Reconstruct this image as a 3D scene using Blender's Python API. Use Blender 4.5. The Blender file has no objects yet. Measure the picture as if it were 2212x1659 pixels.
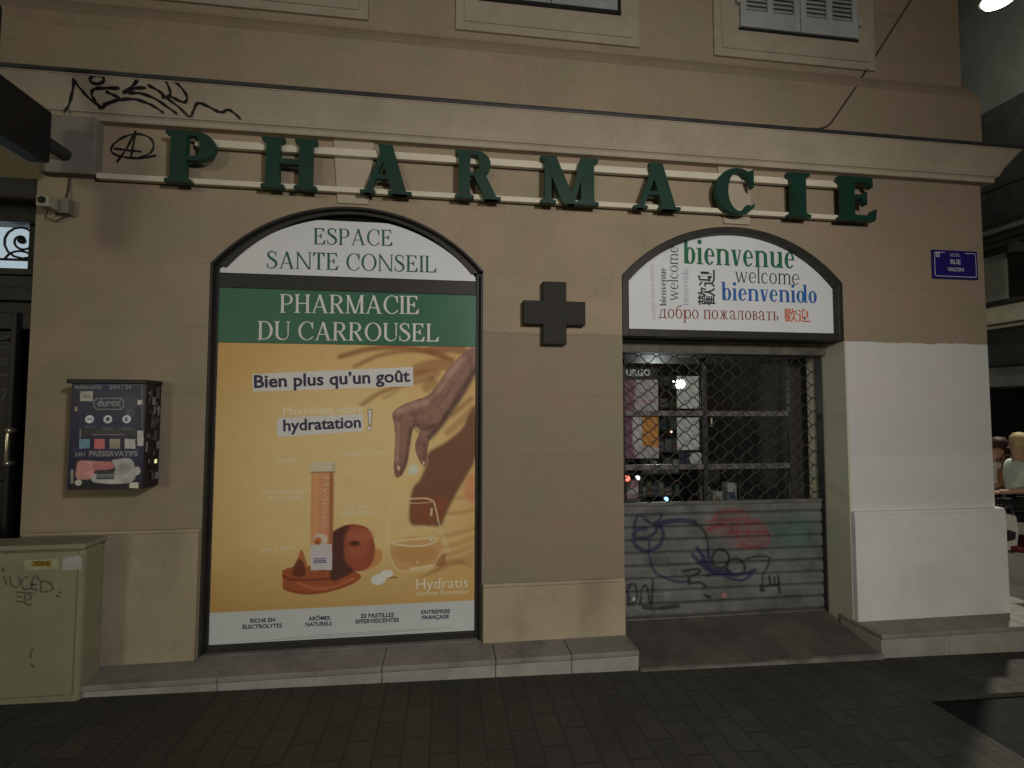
import bpy, bmesh, math, random
import numpy as np
from mathutils import Vector, Matrix, Euler
R = math.radians
random.seed(4)
rng = np.random.RandomState(7)
S = bpy.context.scene
COL = S.collection

# ------------------------------------------------------------------ camera
CAM = Vector((0.0, -3.0, 1.484))
YAW, PITCH, ROLL, FPX = .131148, .050467, .00144875, 1087.8      # focal length in pixels of a 2212 px wide picture
fwd = Vector((math.sin(YAW) * math.cos(PITCH), math.cos(YAW) * math.cos(PITCH), math.sin(PITCH)))
r0 = Vector((math.cos(YAW), -math.sin(YAW), 0)); u0 = r0.cross(fwd)
cright = math.cos(ROLL) * r0 + math.sin(ROLL) * u0
cup = -math.sin(ROLL) * r0 + math.cos(ROLL) * u0
cd = bpy.data.cameras.new('camera'); cam = bpy.data.objects.new('camera', cd); COL.objects.link(cam)
cam.matrix_world = Matrix(((cright.x, cup.x, -fwd.x, CAM.x), (cright.y, cup.y, -fwd.y, CAM.y), (cright.z, cup.z, -fwd.z, CAM.z), (0, 0, 0, 1)))
cd.sensor_fit = 'HORIZONTAL'; cd.sensor_width = 36; cd.lens = 36 * FPX / 2212
cd.clip_start = .05; cd.clip_end = 500
S.camera = cam

# ------------------------------------------------------------------ world, light, exposure
SUN_AZ, SUN_EL = 20, 5                       # the glow of the street: from the left, nearly level
w = bpy.data.worlds.new('World'); S.world = w; w.use_nodes = True
nt = w.node_tree; bg = nt.nodes['Background']; sky = nt.nodes.new('ShaderNodeTexSky')
sky.sky_type = 'NISHITA'; sky.sun_disc = False; sky.sun_elevation = R(SUN_EL); sky.sun_rotation = R(180 + SUN_AZ)
nt.links.new(sky.outputs[0], bg.inputs[0]); bg.inputs[1].default_value = .06
sd = bpy.data.lights.new('sun', 'SUN'); sun = bpy.data.objects.new('sun', sd); COL.objects.link(sun)
sd.energy = 1.0; sd.angle = R(9); sd.color = (.96, 1, .78)
sun.rotation_euler = Vector((math.sin(R(SUN_AZ)), math.cos(R(SUN_AZ)), -math.tan(R(SUN_EL)))).to_track_quat('-Z', 'Y').to_euler()
sun.location = (-6, -16, 6)
S.view_settings.view_transform = 'Standard'; S.view_settings.look = 'None'
S.view_settings.exposure = -2.0; S.view_settings.gamma = 1; S.view_settings.use_curve_mapping = False
S.cycles.max_bounces = 6; S.cycles.transparent_max_bounces = 12

# ------------------------------------------------------------------ measuring
def at(u, v, Y=0.0):
    """the point of the plane y = Y measured at (u, v) of the 2212 px wide photograph"""
    d = cright * ((u - 1106) / FPX) - cup * ((v - 829.5) / FPX) + fwd
    k = (Y - CAM.y) / d.y
    return Vector((d.x * k, Y, CAM.z + d.z * k))
def zr(x0, y0, wd, n=2212):                  # coordinates read in an enlarged region of the 4032 px photograph
    f = wd / n / 1.82278
    return lambda p: (x0 / 1.82278 + p[0] * f, y0 / 1.82278 + p[1] * f)
Z1, Z2, Z3 = zr(0, 0, 1400), zr(1300, 0, 1400), zr(2632, 0, 1400)
Z4, Z5, Z6 = zr(0, 1000, 1400), zr(1300, 1000, 1400), zr(2632, 1000, 1400)
ZD = zr(200, 1450, 500, 1595); ZE = zr(2400, 1350, 900, 2133); ZS = zr(2400, 1950, 1000); ZH = zr(1000, 1800, 900)
ZB = zr(2450, 900, 900); ZC = zr(0, 2080, 500, 1185); ZP = zr(3600, 900, 300, 1991)
def gz(x): return .047 - .0185 * x           # the street falls gently to the right

# ------------------------------------------------------------------ materials
def lin(c): return tuple((v / 255 / 12.92) if v <= 10 else ((v / 255 + .055) / 1.055) ** 2.4 for v in c)
class G:
    """small node-graph writer"""
    def __init__(s, name):
        s.m = bpy.data.materials.new(name); s.m.use_nodes = True; s.t = s.m.node_tree; s.t.nodes.clear()
        s.out = s.n('ShaderNodeOutputMaterial'); s.b = s.n('ShaderNodeBsdfPrincipled')
        s.l(s.b.outputs[0], s.out.inputs[0]); s.co = s.n('ShaderNodeTexCoord').outputs['Object']
    def n(s, t): return s.t.nodes.new(t)
    def l(s, a, b): s.t.links.new(a, b)
    def put(s, v, i):
        if hasattr(v, 'is_linked'): s.l(v, i)
        else: i.default_value = v
    def noise(s, sc, det=4, rough=.6, stretch=None):
        n = s.n('ShaderNodeTexNoise'); n.inputs['Scale'].default_value = sc; n.inputs['Detail'].default_value = det; n.inputs['Roughness'].default_value = rough
        c = s.co
        if stretch:
            mp = s.n('ShaderNodeMapping'); mp.inputs['Scale'].default_value = stretch; s.l(c, mp.inputs[0]); c = mp.outputs[0]
        s.l(c, n.inputs['Vector']); return n.outputs['Fac']
    def math(s, op, a, b=0.0, c=0.0, clamp=False):
        n = s.n('ShaderNodeMath'); n.operation = op; n.use_clamp = clamp
        for i, v in enumerate((a, b, c)): s.put(v, n.inputs[i])
        return n.outputs[0]
    def ramp(s, v, a, b, x=0.0, y=1.0):
        n = s.n('ShaderNodeMapRange'); n.interpolation_type = 'SMOOTHSTEP'
        for i, q in enumerate((v, a, b, x, y)): s.put(q, n.inputs[i])
        return n.outputs[0]
    def mix(s, f, a, b, mode='MIX'):
        n = s.n('ShaderNodeMix'); n.data_type = 'RGBA'; n.blend_type = mode
        s.put(f, n.inputs[0])
        for v, i in ((a, 6), (b, 7)):
            s.put(v if hasattr(v, 'is_linked') else (*v[:3], 1), n.inputs[i])
        return n.outputs[2]
    def xyz(s):
        n = s.n('ShaderNodeSeparateXYZ'); s.l(s.co, n.inputs[0]); return n.outputs
    def bump(s, h, dist=.002, st=.6):
        n = s.n('ShaderNodeBump'); n.inputs['Strength'].default_value = st; n.inputs['Distance'].default_value = dist
        s.l(h, n.inputs['Height']); s.l(n.outputs[0], s.b.inputs['Normal'])
    def done(s, col, rough=.7, spec=.3, metal=0.0):
        s.put(col if hasattr(col, 'is_linked') else (*col[:3], 1), s.b.inputs['Base Color'])
        s.put(rough, s.b.inputs['Roughness']); s.b.inputs['Specular IOR Level'].default_value = spec; s.b.inputs['Metallic'].default_value = metal
        return s.m
def mat(name, c, rough=.6, var=.2, sc=7, bump=0, bsc=150, spec=.35, metal=0.0, dirt=0.0, dirtc=(.05, .045, .04)):
    g = G(name); a = g.noise(sc, 6, .65)
    col = g.mix(g.ramp(a, .25, .75), tuple(v * (1 - var) for v in c), tuple(min(1, v * (1 + var)) for v in c))
    if dirt: col = g.mix(g.math('MULTIPLY', g.ramp(g.noise(sc * .6, 8, .7, (1, 1, .35)), .5, .75), dirt), col, dirtc)
    if bump: g.bump(g.noise(bsc, 3), bump)
    return g.done(col, rough, spec, metal)
def emit(name, c, st):
    g = G(name); e = g.n('ShaderNodeEmission'); e.inputs[0].default_value = (*c, 1); e.inputs[1].default_value = st * 4
    g.l(e.outputs[0], g.out.inputs[0]); return g.m
def vcol(name, rough=.5, spec=.3, bump=0):
    g = G(name); a = g.n('ShaderNodeVertexColor'); a.layer_name = 'print'
    if bump: g.bump(g.noise(300, 3), bump)
    return g.done(a.outputs[0], rough, spec)

def wall_material():
    """painted stucco: patchy ochre-pink, faint scored joints, the repaint bands of the piers"""
    g = G('stucco'); x, y, z = g.xyz()
    big = g.noise(1.3, 5, .6); mid = g.noise(6, 6, .7); wob = g.noise(9, 3)
    col = g.mix(g.ramp(big, .3, .7), (.315, .266, .185), (.420, .331, .239))
    col = g.mix(g.math('MULTIPLY', g.ramp(mid, .4, .75), .35), col, (.319, .251, .175))
    zz = g.math('ADD', z, g.math('MULTIPLY', g.math('SUBTRACT', wob, .5), .03))
    def rng_(v, a, b): return g.math('MULTIPLY', g.math('GREATER_THAN', v, a), g.math('LESS_THAN', v, b))
    low = g.ramp(zz, 1.957, 1.945)
    midp = g.math('MULTIPLY', low, rng_(x, .2, 1.1))
    col = g.mix(midp, col, g.mix(mid, (.289, .230, .176), (.312, .246, .187)))
    # white repaint of the corner pier and its jamb
    white = g.math('MULTIPLY', g.ramp(zz, 1.938, 1.932), g.math('GREATER_THAN', x, 2.4))
    wc = g.mix(g.ramp(zz, 1.19, 1.17), g.mix(mid, (.67, .665, .69), (.73, .725, .745)), g.mix(mid, (.73, .725, .75), (.79, .785, .80)))
    wc = g.mix(g.math('LESS_THAN', x, 2.63), wc, (.62, .63, .50))
    col = g.mix(white, col, wc)
    # corner pier between the two paints is a warmer pink
    up = g.math('MULTIPLY', g.ramp(x, 1.2, 3.3), g.math('GREATER_THAN', zz, 1.94))
    col = g.mix(g.math('MULTIPLY', up, .85), col, (.306, .228, .180))
    # scored joints every 37 cm
    fr = g.math('FRACT', g.math('DIVIDE', g.math('ADD', zz, -1.205), .366))
    joint = g.math('MULTIPLY', g.ramp(g.math('ABSOLUTE', g.math('SUBTRACT', fr, .5)), .488, .5), g.math('LESS_THAN', z, 2.6))
    joint = g.math('MULTIPLY', joint, g.math('SUBTRACT', 1, white))
    col = g.mix(g.math('MULTIPLY', joint, g.math('MULTIPLY', g.ramp(wob, .3, .7), .28)), col, (.2, .14, .09))
    for cx, cz, r0_ in ((-.545, 1.0, 1.68), (1.852, 1.0, 1.66)):
        dx, dz_ = g.math('SUBTRACT', x, cx), g.math('SUBTRACT', z, cz)
        an = g.math('ARCTAN2', dx, dz_); rad = g.math('SQRT', g.math('ADD', g.math('MULTIPLY', dx, dx), g.math('MULTIPLY', dz_, dz_)))
        fr2 = g.math('ABSOLUTE', g.math('SUBTRACT', g.math('FRACT', g.math('ADD', g.math('MULTIPLY', an, 5.2), .5)), .5))
        ln = g.math('MULTIPLY', g.ramp(fr2, .016, .004), g.math('MULTIPLY', g.math('LESS_THAN', g.math('ABSOLUTE', an), .75), g.math('MULTIPLY', g.math('GREATER_THAN', rad, r0_ - .55), g.math('LESS_THAN', z, 2.74))))
        ln = g.math('MULTIPLY', ln, g.math('GREATER_THAN', z, 2.33))
        col = g.mix(g.math('MULTIPLY', ln, g.math('MULTIPLY', g.ramp(wob, .35, .7), .3)), col, (.2, .14, .09))
    vo = g.n('ShaderNodeTexVoronoi'); vo.feature = 'DISTANCE_TO_EDGE'; vo.inputs['Scale'].default_value = .8
    dn = g.n('ShaderNodeTexNoise'); dn.inputs['Scale'].default_value = 5; dn.inputs['Detail'].default_value = 6; g.l(g.co, dn.inputs['Vector'])
    sc_v = g.n('ShaderNodeVectorMath'); sc_v.operation = 'SCALE'; sc_v.inputs['Scale'].default_value = .35; g.l(dn.outputs['Color'], sc_v.inputs[0])
    ad = g.n('ShaderNodeVectorMath'); g.l(g.co, ad.inputs[0]); g.l(sc_v.outputs[0], ad.inputs[1]); g.l(ad.outputs[0], vo.inputs['Vector'])
    crack = g.math('MULTIPLY', g.math('MULTIPLY', g.ramp(vo.outputs['Distance'], .0045, .0015), g.math('SUBTRACT', 1, white)), g.ramp(g.noise(1.1, 2), .5, .6))
    col = g.mix(g.math('MULTIPLY', crack, .22), col, (.16, .115, .075))
    # grime: runs under the cornice, splashes near the ground, blots on the upper storey
    run = g.noise(4, 6, .7, (3, 3, .25))
    g1 = g.math('MULTIPLY', g.ramp(run, .52, .75), g.math('MULTIPLY', g.ramp(z, 2.3, 3.05), g.math('LESS_THAN', z, 3.1)))
    g2 = g.math('MULTIPLY', g.ramp(g.noise(3, 8, .75), .45, .7), g.ramp(z, .8, .1))
    g3 = g.math('MULTIPLY', g.ramp(g.noise(2.2, 8, .75, (1, 1, 2.2)), .5, .72), rng_(z, 3.6, 4.3))
    g4 = g.math('MULTIPLY', g.ramp(g.math('ADD', z, g.math('MULTIPLY', wob, .06)), 3.86, 3.8), g.math('GREATER_THAN', z, 3.69))
    gr = g.math('ADD', g.math('MULTIPLY', g1, .4), g.math('ADD', g.math('MULTIPLY', g2, .35), g.math('ADD', g.math('MULTIPLY', g3, .55), g.math('MULTIPLY', g4, .45))), clamp=True)
    col = g.mix(gr, col, (.15, .105, .07))
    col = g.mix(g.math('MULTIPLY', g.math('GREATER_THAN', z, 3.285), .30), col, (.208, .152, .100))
    hue = g.noise(3.4, 3, .5)
    col = g.mix(.5, col, g.mix(g.ramp(hue, .35, .65), (.42, .5, .42), (.56, .49, .5)), 'OVERLAY')
    speck = g.ramp(g.noise(48, 3, .6), .68, .76)
    col = g.mix(g.math('MULTIPLY', speck, .3), col, (.12, .09, .06))
    scuff = g.math('MULTIPLY', g.ramp(g.noise(2.6, 9, .8), .56, .74), .22)
    col = g.mix(scuff, col, (.24, .18, .12))
    fine = g.ramp(g.noise(150, 4, .8), .3, .7)
    col = g.mix(.2, col, g.mix(fine, (.06, .05, .035), (.62, .53, .44)))
    g.bump(g.math('ADD', g.math('MULTIPLY', g.noise(160, 4), .6), g.math('SUBTRACT', mid, g.math('MULTIPLY', joint, .8))), .0025, .7)
    return g.done(col, .85, .2)

def paving_material():
    g = G('pavers'); mp = g.n('ShaderNodeMapping'); mp.inputs['Rotation'].default_value = (0, 0, R(90)); mp.inputs['Location'].default_value = (.03, .048, 0)
    dis = g.n('ShaderNodeVectorMath'); dis.operation = 'ADD'
    dn = g.n('ShaderNodeTexNoise'); dn.inputs['Scale'].default_value = 9; g.l(g.co, dn.inputs['Vector'])
    sc = g.n('ShaderNodeVectorMath'); sc.operation = 'SCALE'; sc.inputs['Scale'].default_value = .012; g.l(dn.outputs['Color'], sc.inputs[0])
    g.l(g.co, dis.inputs[0]); g.l(sc.outputs[0], dis.inputs[1]); g.l(dis.outputs[0], mp.inputs[0])
    b = g.n('ShaderNodeTexBrick'); g.l(mp.outputs[0], b.inputs['Vector'])
    for k, v in dict(Scale=1.0).items(): b.inputs[k].default_value = v
    b.inputs['Brick Width'].default_value = .235; b.inputs['Row Height'].default_value = .118
    b.inputs['Mortar Size'].default_value = .0055; b.inputs['Mortar Smooth'].default_value = .3; b.inputs['Bias'].default_value = 0
    b.inputs['Color1'].default_value = (.056, .055, .045, 1); b.inputs['Color2'].default_value = (.076, .074, .060, 1); b.inputs['Mortar'].default_value = (.034, .032, .027, 1)
    big = g.noise(1.6, 7, .7); spots = g.noise(14, 4, .6)
    col = g.mix(g.math('MULTIPLY', g.ramp(big, .4, .68), .6), b.outputs['Color'], (.035, .033, .027))
    col = g.mix(g.math('MULTIPLY', g.ramp(spots, .62, .72), .5), col, (.035, .03, .026))
    col = g.mix(g.math('MULTIPLY', g.ramp(g.noise(5, 8, .75), .5, .72), .55), col, (.03, .028, .024))
    col = g.mix(g.math('MULTIPLY', g.ramp(g.noise(32, 2, .5), .70, .74), .45), col, (.15, .145, .13))
    col = g.mix(.35, col, g.mix(g.noise(170, 3, .7), (.02, .019, .016), (.13, .125, .105)))
    h = g.math('SUBTRACT', g.math('MULTIPLY', g.noise(60, 4), .5), b.outputs['Fac'])
    g.bump(h, .005, .6)
    return g.done(col, g.ramp(big, .3, .7, .6, .85), .2)

STUCCO = wall_material()
PAVE = paving_material()
ASPH = mat('asphalt', (.011, .011, .012), .75, .5, 30, .003, 220, spec=.15)
STONE = mat('step_stone', (.27, .255, .23), .7, .18, 5, .002, 120, dirt=.75, dirtc=(.11, .105, .095))
RISER = mat('step_riser', (.37, .35, .32), .75, .15, 6, .002, 120, dirt=.6, dirtc=(.17, .16, .14))
RAMP = mat('ramp_concrete', (.115, .108, .09), .7, .3, 4, .002, 90, dirt=.6)
PLINTH = mat('plinth_render', (.43, .37, .26), .8, .12, 3, .002, 160, dirt=.45, dirtc=(.2, .16, .1))
PLINTHW = mat('plinth_white', (.76, .75, .765), .8, .07, 3, .002, 160, dirt=.25, dirtc=(.35, .33, .31))
CORN = mat('cornice_render', (.42, .365, .28), .8, .1, 4, .0015, 150, dirt=.3, dirtc=(.2, .14, .1))
KEYM = mat('keystone_render', (.46, .40, .315), .8, .08, 4, .0015, 150, dirt=.2, dirtc=(.25, .2, .14))
ZINC = mat('zinc', (.05, .048, .05), .5, .3, 5, metal=.3)
DARKF = mat('dark_frame', (.028, .026, .024), .5, .2, 6, dirt=.3, dirtc=(.05, .046, .04))
BLACK = mat('black_paint', (.015, .014, .015), .45, .2, 9)
GREEN = mat('letter_green', (.005, .040, .026), .5, .2, 5)
GREEN2 = mat('letter_side', (.012, .075, .042), .5, .2, 5)
RAIL = mat('cream_rail', (.70, .65, .53), .45, .08, 8, dirt=.2, dirtc=(.3, .25, .18))
WHITEP = mat('white_panel', (.74, .77, .80), .4, .04, 3)
PGREEN = mat('panel_green', (.028, .145, .085), .4, .06, 4)
INKG = mat('ink_green', (.018, .12, .075), .5, .05)
INKG2 = mat('ink_bold_green', (.02, .15, .075), .5, .05)
INKK = mat('ink_black', (.035, .03, .04), .5, .1)
INKN = mat('ink_navy', (.03, .03, .085), .5, .1)
INKB = mat('ink_blue', (.03, .13, .42), .5, .1)
INKL = mat('ink_lilac', (.38, .36, .55), .5, .1)
INKM = mat('ink_maroon', (.27, .06, .075), .5, .1)
INKP = mat('ink_pink', (.55, .40, .42), .5, .1)
INKR = mat('ink_orange', (.62, .16, .08), .5, .1)
INKW = mat('ink_white', (.78, .78, .74), .5, .05)
INKC = mat('ink_cream', (.90, .84, .62), .5, .05)
INKC2 = mat('ink_cream_pale', (.90, .85, .66), .5, .05)
TAG = mat('spray_black', (.012, .011, .013), .5, .3, 20)
SHUTG = mat('shutter_grey', (.36, .38, .385), .55, .1, 6, dirt=.2)
SHUTB = mat('shutter_blue_grey', (.30, .325, .33), .55, .1, 6, dirt=.2)
SURR = mat('window_surround', (.36, .315, .245), .8, .1, 5, .0015, 150, dirt=.25, dirtc=(.25, .2, .15))
GALV = mat('galvanised', (.19, .185, .17), .45, .25, 8, metal=.35, dirt=.4)
WIRE = mat('grille_wire', (.06, .055, .05), .45, .3, 10, metal=.3)
CABM = mat('cabinet_paint', (.29, .295, .19), .6, .1, 4, .001, 90, dirt=.3, dirtc=(.19, .19, .13))
BLUE = mat('enamel_blue', (.016, .008, .15), .25, .1, 8, spec=.5)
PLW = mat('enamel_white', (.55, .53, .62), .3, .1, 30)
NAVY = mat('machine_navy', (.02, .018, .045), .4, .3, 8)
SIDEK = mat('machine_side', (.022, .021, .022), .45, .3, 8)
STICK = mat('sticker_paper', (.30, .30, .28), .6, .35, 30)
STICK2 = mat('sticker_dark', (.10, .10, .10), .6, .4, 30)
DOORM = mat('door_dark_paint', (.018, .017, .018), .35, .3, 5)
IRON = mat('wrought_iron', (.012, .012, .012), .5, .2, 8)
BRASS = mat('brass', (.55, .5, .38), .3, .2, 20, metal=.8)
CAMW = mat('camera_housing', (.40, .37, .29), .5, .1, 9)
CROSSK = mat('cross_casing', (.016, .015, .014), .65, .25, 8)
LEDOFF = mat('cross_leds_off', (.030, .028, .023), .6, .2, 60, spec=.2)
FARW = mat('far_render', (.075, .078, .074), .8, .15, 1.5, .004, 60, dirt=.5, dirtc=(.08, .08, .075))
FARL = mat('far_cornice', (.55, .54, .45), .7, .1, 3)
FARD = mat('far_dark', (.02, .022, .022), .5, .3, 3)
FARP = mat('far_fascia', (.055, .065, .065), .5, .2, 3)
FARG = mat('far_glazing', (.22, .25, .25), .3, .2, 3)
INT = mat('shop_inside', (.09, .085, .078), .7, .4, 3)
INTL = mat('shop_partition', (.34, .335, .29), .7, .1, 4)
DOORAL = mat('door_rail', (.17, .165, .16), .45, .15, 6, metal=.2)
DOORV = mat('door_stile', (.05, .047, .045), .45, .15, 6)
CABLE = mat('cable_sheath', (.07, .05, .045), .6, .2, 9)
SKIN = mat('skin', (.42, .25, .19), .55, .1, 8)
HAIRR = mat('hair_auburn', (.05, .02, .02), .6, .3, 40)
HAIRB = mat('hair_blond', (.38, .29, .16), .6, .3, 40)
BLOUSE = mat('blouse_white', (.55, .53, .5), .8, .15, 30)
SHIRTM = mat('shirt_mint', (.52, .62, .57), .8, .1, 20)
TROUS = mat('trousers_black', (.012, .012, .014), .8, .3, 20)
BAGM = mat('leather_tan', (.27, .13, .06), .5, .2, 12)
CHAIRM = mat('chair_black', (.02, .02, .02), .4, .2, 12)
TABLEW = mat('table_white', (.75, .76, .74), .4, .05, 9)
REDC = mat('red_cloth', (.16, .02, .025), .8, .2, 9)
GLASSM = None
def glass_material():
    g = G('clear_glass'); tr = g.n('ShaderNodeBsdfTransparent'); tr.inputs[0].default_value = (.93, .95, .95, 1)
    gl = g.n('ShaderNodeBsdfGlossy'); gl.inputs['Roughness'].default_value = .03
    fr = g.n('ShaderNodeFresnel'); fr.inputs[0].default_value = 1.45; mx = g.n('ShaderNodeMixShader')
    g.l(fr.outputs[0], mx.inputs[0]); g.l(tr.outputs[0], mx.inputs[1]); g.l(gl.outputs[0], mx.inputs[2]); g.l(mx.outputs[0], g.out.inputs[0]); return g.m
GLASSM = glass_material()

# ------------------------------------------------------------------ objects
def tag(o, label=None, cat=None, group=None, kind=None):
    for k, v in (('label', label), ('category', cat), ('group', group), ('kind', kind)):
        if v: o[k] = v
    return o
def thing(name, label, cat, loc=(0, 0, 0), group=None):
    o = bpy.data.objects.new(name, None); COL.objects.link(o); o.location = loc; o.empty_display_size = .1
    return tag(o, label, cat, group)
def wloc(o):
    v = Vector(o.location)
    while o.parent: o = o.parent; v += o.location
    return v
def place(o, parent):
    COL.objects.link(o)
    if parent: o.parent = parent; o.location = -wloc(parent)
    return o
class MB:
    def __init__(s): s.v = []; s.f = []; s.mi = []; s.sm = []
    def add(s, vs, fs, mi=0, smooth=False):
        b = len(s.v); s.v += [tuple(p) for p in vs]
        for f in fs: s.f.append([b + i for i in f]); s.mi.append(mi); s.sm.append(smooth)
    def box(s, x0, x1, y0, y1, z0, z1, mi=0, faces=None):
        vs = [(x, y, z) for z in (z0, z1) for y in (y0, y1) for x in (x0, x1)]
        fs = [(0, 2, 3, 1), (4, 5, 7, 6), (0, 1, 5, 4), (2, 6, 7, 3), (0, 4, 6, 2), (1, 3, 7, 5)]
        s.add(vs, fs, mi)
    def prism(s, poly, y0, y1, mi=0, mside=None):
        """polygon in (x, z), extruded from y0 (front) to y1"""
        n = len(poly); a = sum(poly[i][0] * poly[(i + 1) % n][1] - poly[(i + 1) % n][0] * poly[i][1] for i in range(n))
        if a < 0: poly = poly[::-1]
        vs = [(p[0], y0, p[1]) for p in poly] + [(p[0], y1, p[1]) for p in poly]
        s.add(vs, [list(range(n)), list(range(2 * n - 1, n - 1, -1))], mi)
        b = len(s.v) - 2 * n
        for i in range(n):
            j = (i + 1) % n; s.f.append([b + i, b + n + i, b + n + j, b + j]); s.mi.append(mi if mside is None else mside); s.sm.append(False)
    def sweepx(s, prof, x0, x1, mi=0, close=True):
        """profile in (y, z) swept along x"""
        n = len(prof); vs = [(x0, p[0], p[1]) for p in prof] + [(x1, p[0], p[1]) for p in prof]
        fs = [(i, (i + 1) % n, n + (i + 1) % n, n + i) for i in range(n if close else n - 1)]
        s.add(vs, fs, mi)
        if close: s.add(vs, [list(range(n - 1, -1, -1)), list(range(n, 2 * n))], mi)
    def tube(s, pts, r, n=8, mi=0, cap=True):
        pts = [Vector(p) for p in pts]; m = len(pts); rs = r if isinstance(r, (list, tuple)) else [r] * m; vs = []
        prev = None
        for i, p in enumerate(pts):
            t = (pts[min(i + 1, m - 1)] - pts[max(i - 1, 0)]).normalized()
            a = prev if prev is not None else (Vector((0, 0, 1)) if abs(t.z) < .9 else Vector((1, 0, 0)))
            a = (a - t * a.dot(t)).normalized(); b = t.cross(a); prev = a
            for k in range(n):
                q = 2 * math.pi * k / n; vs.append(p + (a * math.cos(q) + b * math.sin(q)) * rs[i])
        fs = [(i * n + k, i * n + (k + 1) % n, (i + 1) * n + (k + 1) % n, (i + 1) * n + k) for i in range(m - 1) for k in range(n)]
        s.add(vs, fs, mi, True)
        if cap: s.add(vs[:n] + vs[-n:], [list(range(n - 1, -1, -1)), list(range(n, 2 * n))], mi)
    def lathe(s, c, prof, n=20, mi=0, axis='z'):
        c = Vector(c); vs = []
        for r, h in prof:
            for k in range(n):
                q = 2 * math.pi * k / n; a, b = r * math.cos(q), r * math.sin(q)
                vs.append(c + (Vector((a, b, h)) if axis == 'z' else Vector((a, h, b)) if axis == 'y' else Vector((h, a, b))))
        fs = [(i * n + k, i * n + (k + 1) % n, (i + 1) * n + (k + 1) % n, (i + 1) * n + k) for i in range(len(prof) - 1) for k in range(n)]
        s.add(vs, fs, mi, True)
    def build(s, name, mats, parent=None, bevel=0, seg=2, norm=True):
        me = bpy.data.meshes.new(name); me.from_pydata(s.v, [], s.f)
        for m in (mats if isinstance(mats, (list, tuple)) else [mats]): me.materials.append(m)
        me.polygons.foreach_set('material_index', s.mi); me.polygons.foreach_set('use_smooth', s.sm)
        if norm:
            bm = bmesh.new(); bm.from_mesh(me); bmesh.ops.recalc_face_normals(bm, faces=bm.faces); bm.to_mesh(me); bm.free()
        me.update(); o = bpy.data.objects.new(name, me); place(o, parent)
        if bevel:
            b = o.modifiers.new('bevel', 'BEVEL'); b.width = bevel; b.segments = seg; b.limit_method = 'ANGLE'; b.angle_limit = R(40)
        return o
def arc(cx, cz, rx, rz, a0, a1, n=24): return [(cx + rx * math.cos(R(a0 + (a1 - a0) * i / n)), cz + rz * math.sin(R(a0 + (a1 - a0) * i / n))) for i in range(n + 1)]
def spline(pts, n=6):
    """Catmull-Rom through the points (any dimension)"""
    P = [np.array(p, float) for p in pts]
    if len(P) < 3: return P
    P = [2 * P[0] - P[1]] + P + [2 * P[-1] - P[-2]]; o = []
    for i in range(1, len(P) - 2):
        for k in range(n):
            t = k / n; a, b, c, d = P[i - 1:i + 3]
            o.append(.5 * (2 * b + (c - a) * t + (2 * a - 5 * b + 4 * c - d) * t * t + (3 * b - a - 3 * c + d) * t ** 3))
    return o + [P[-2]]

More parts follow.
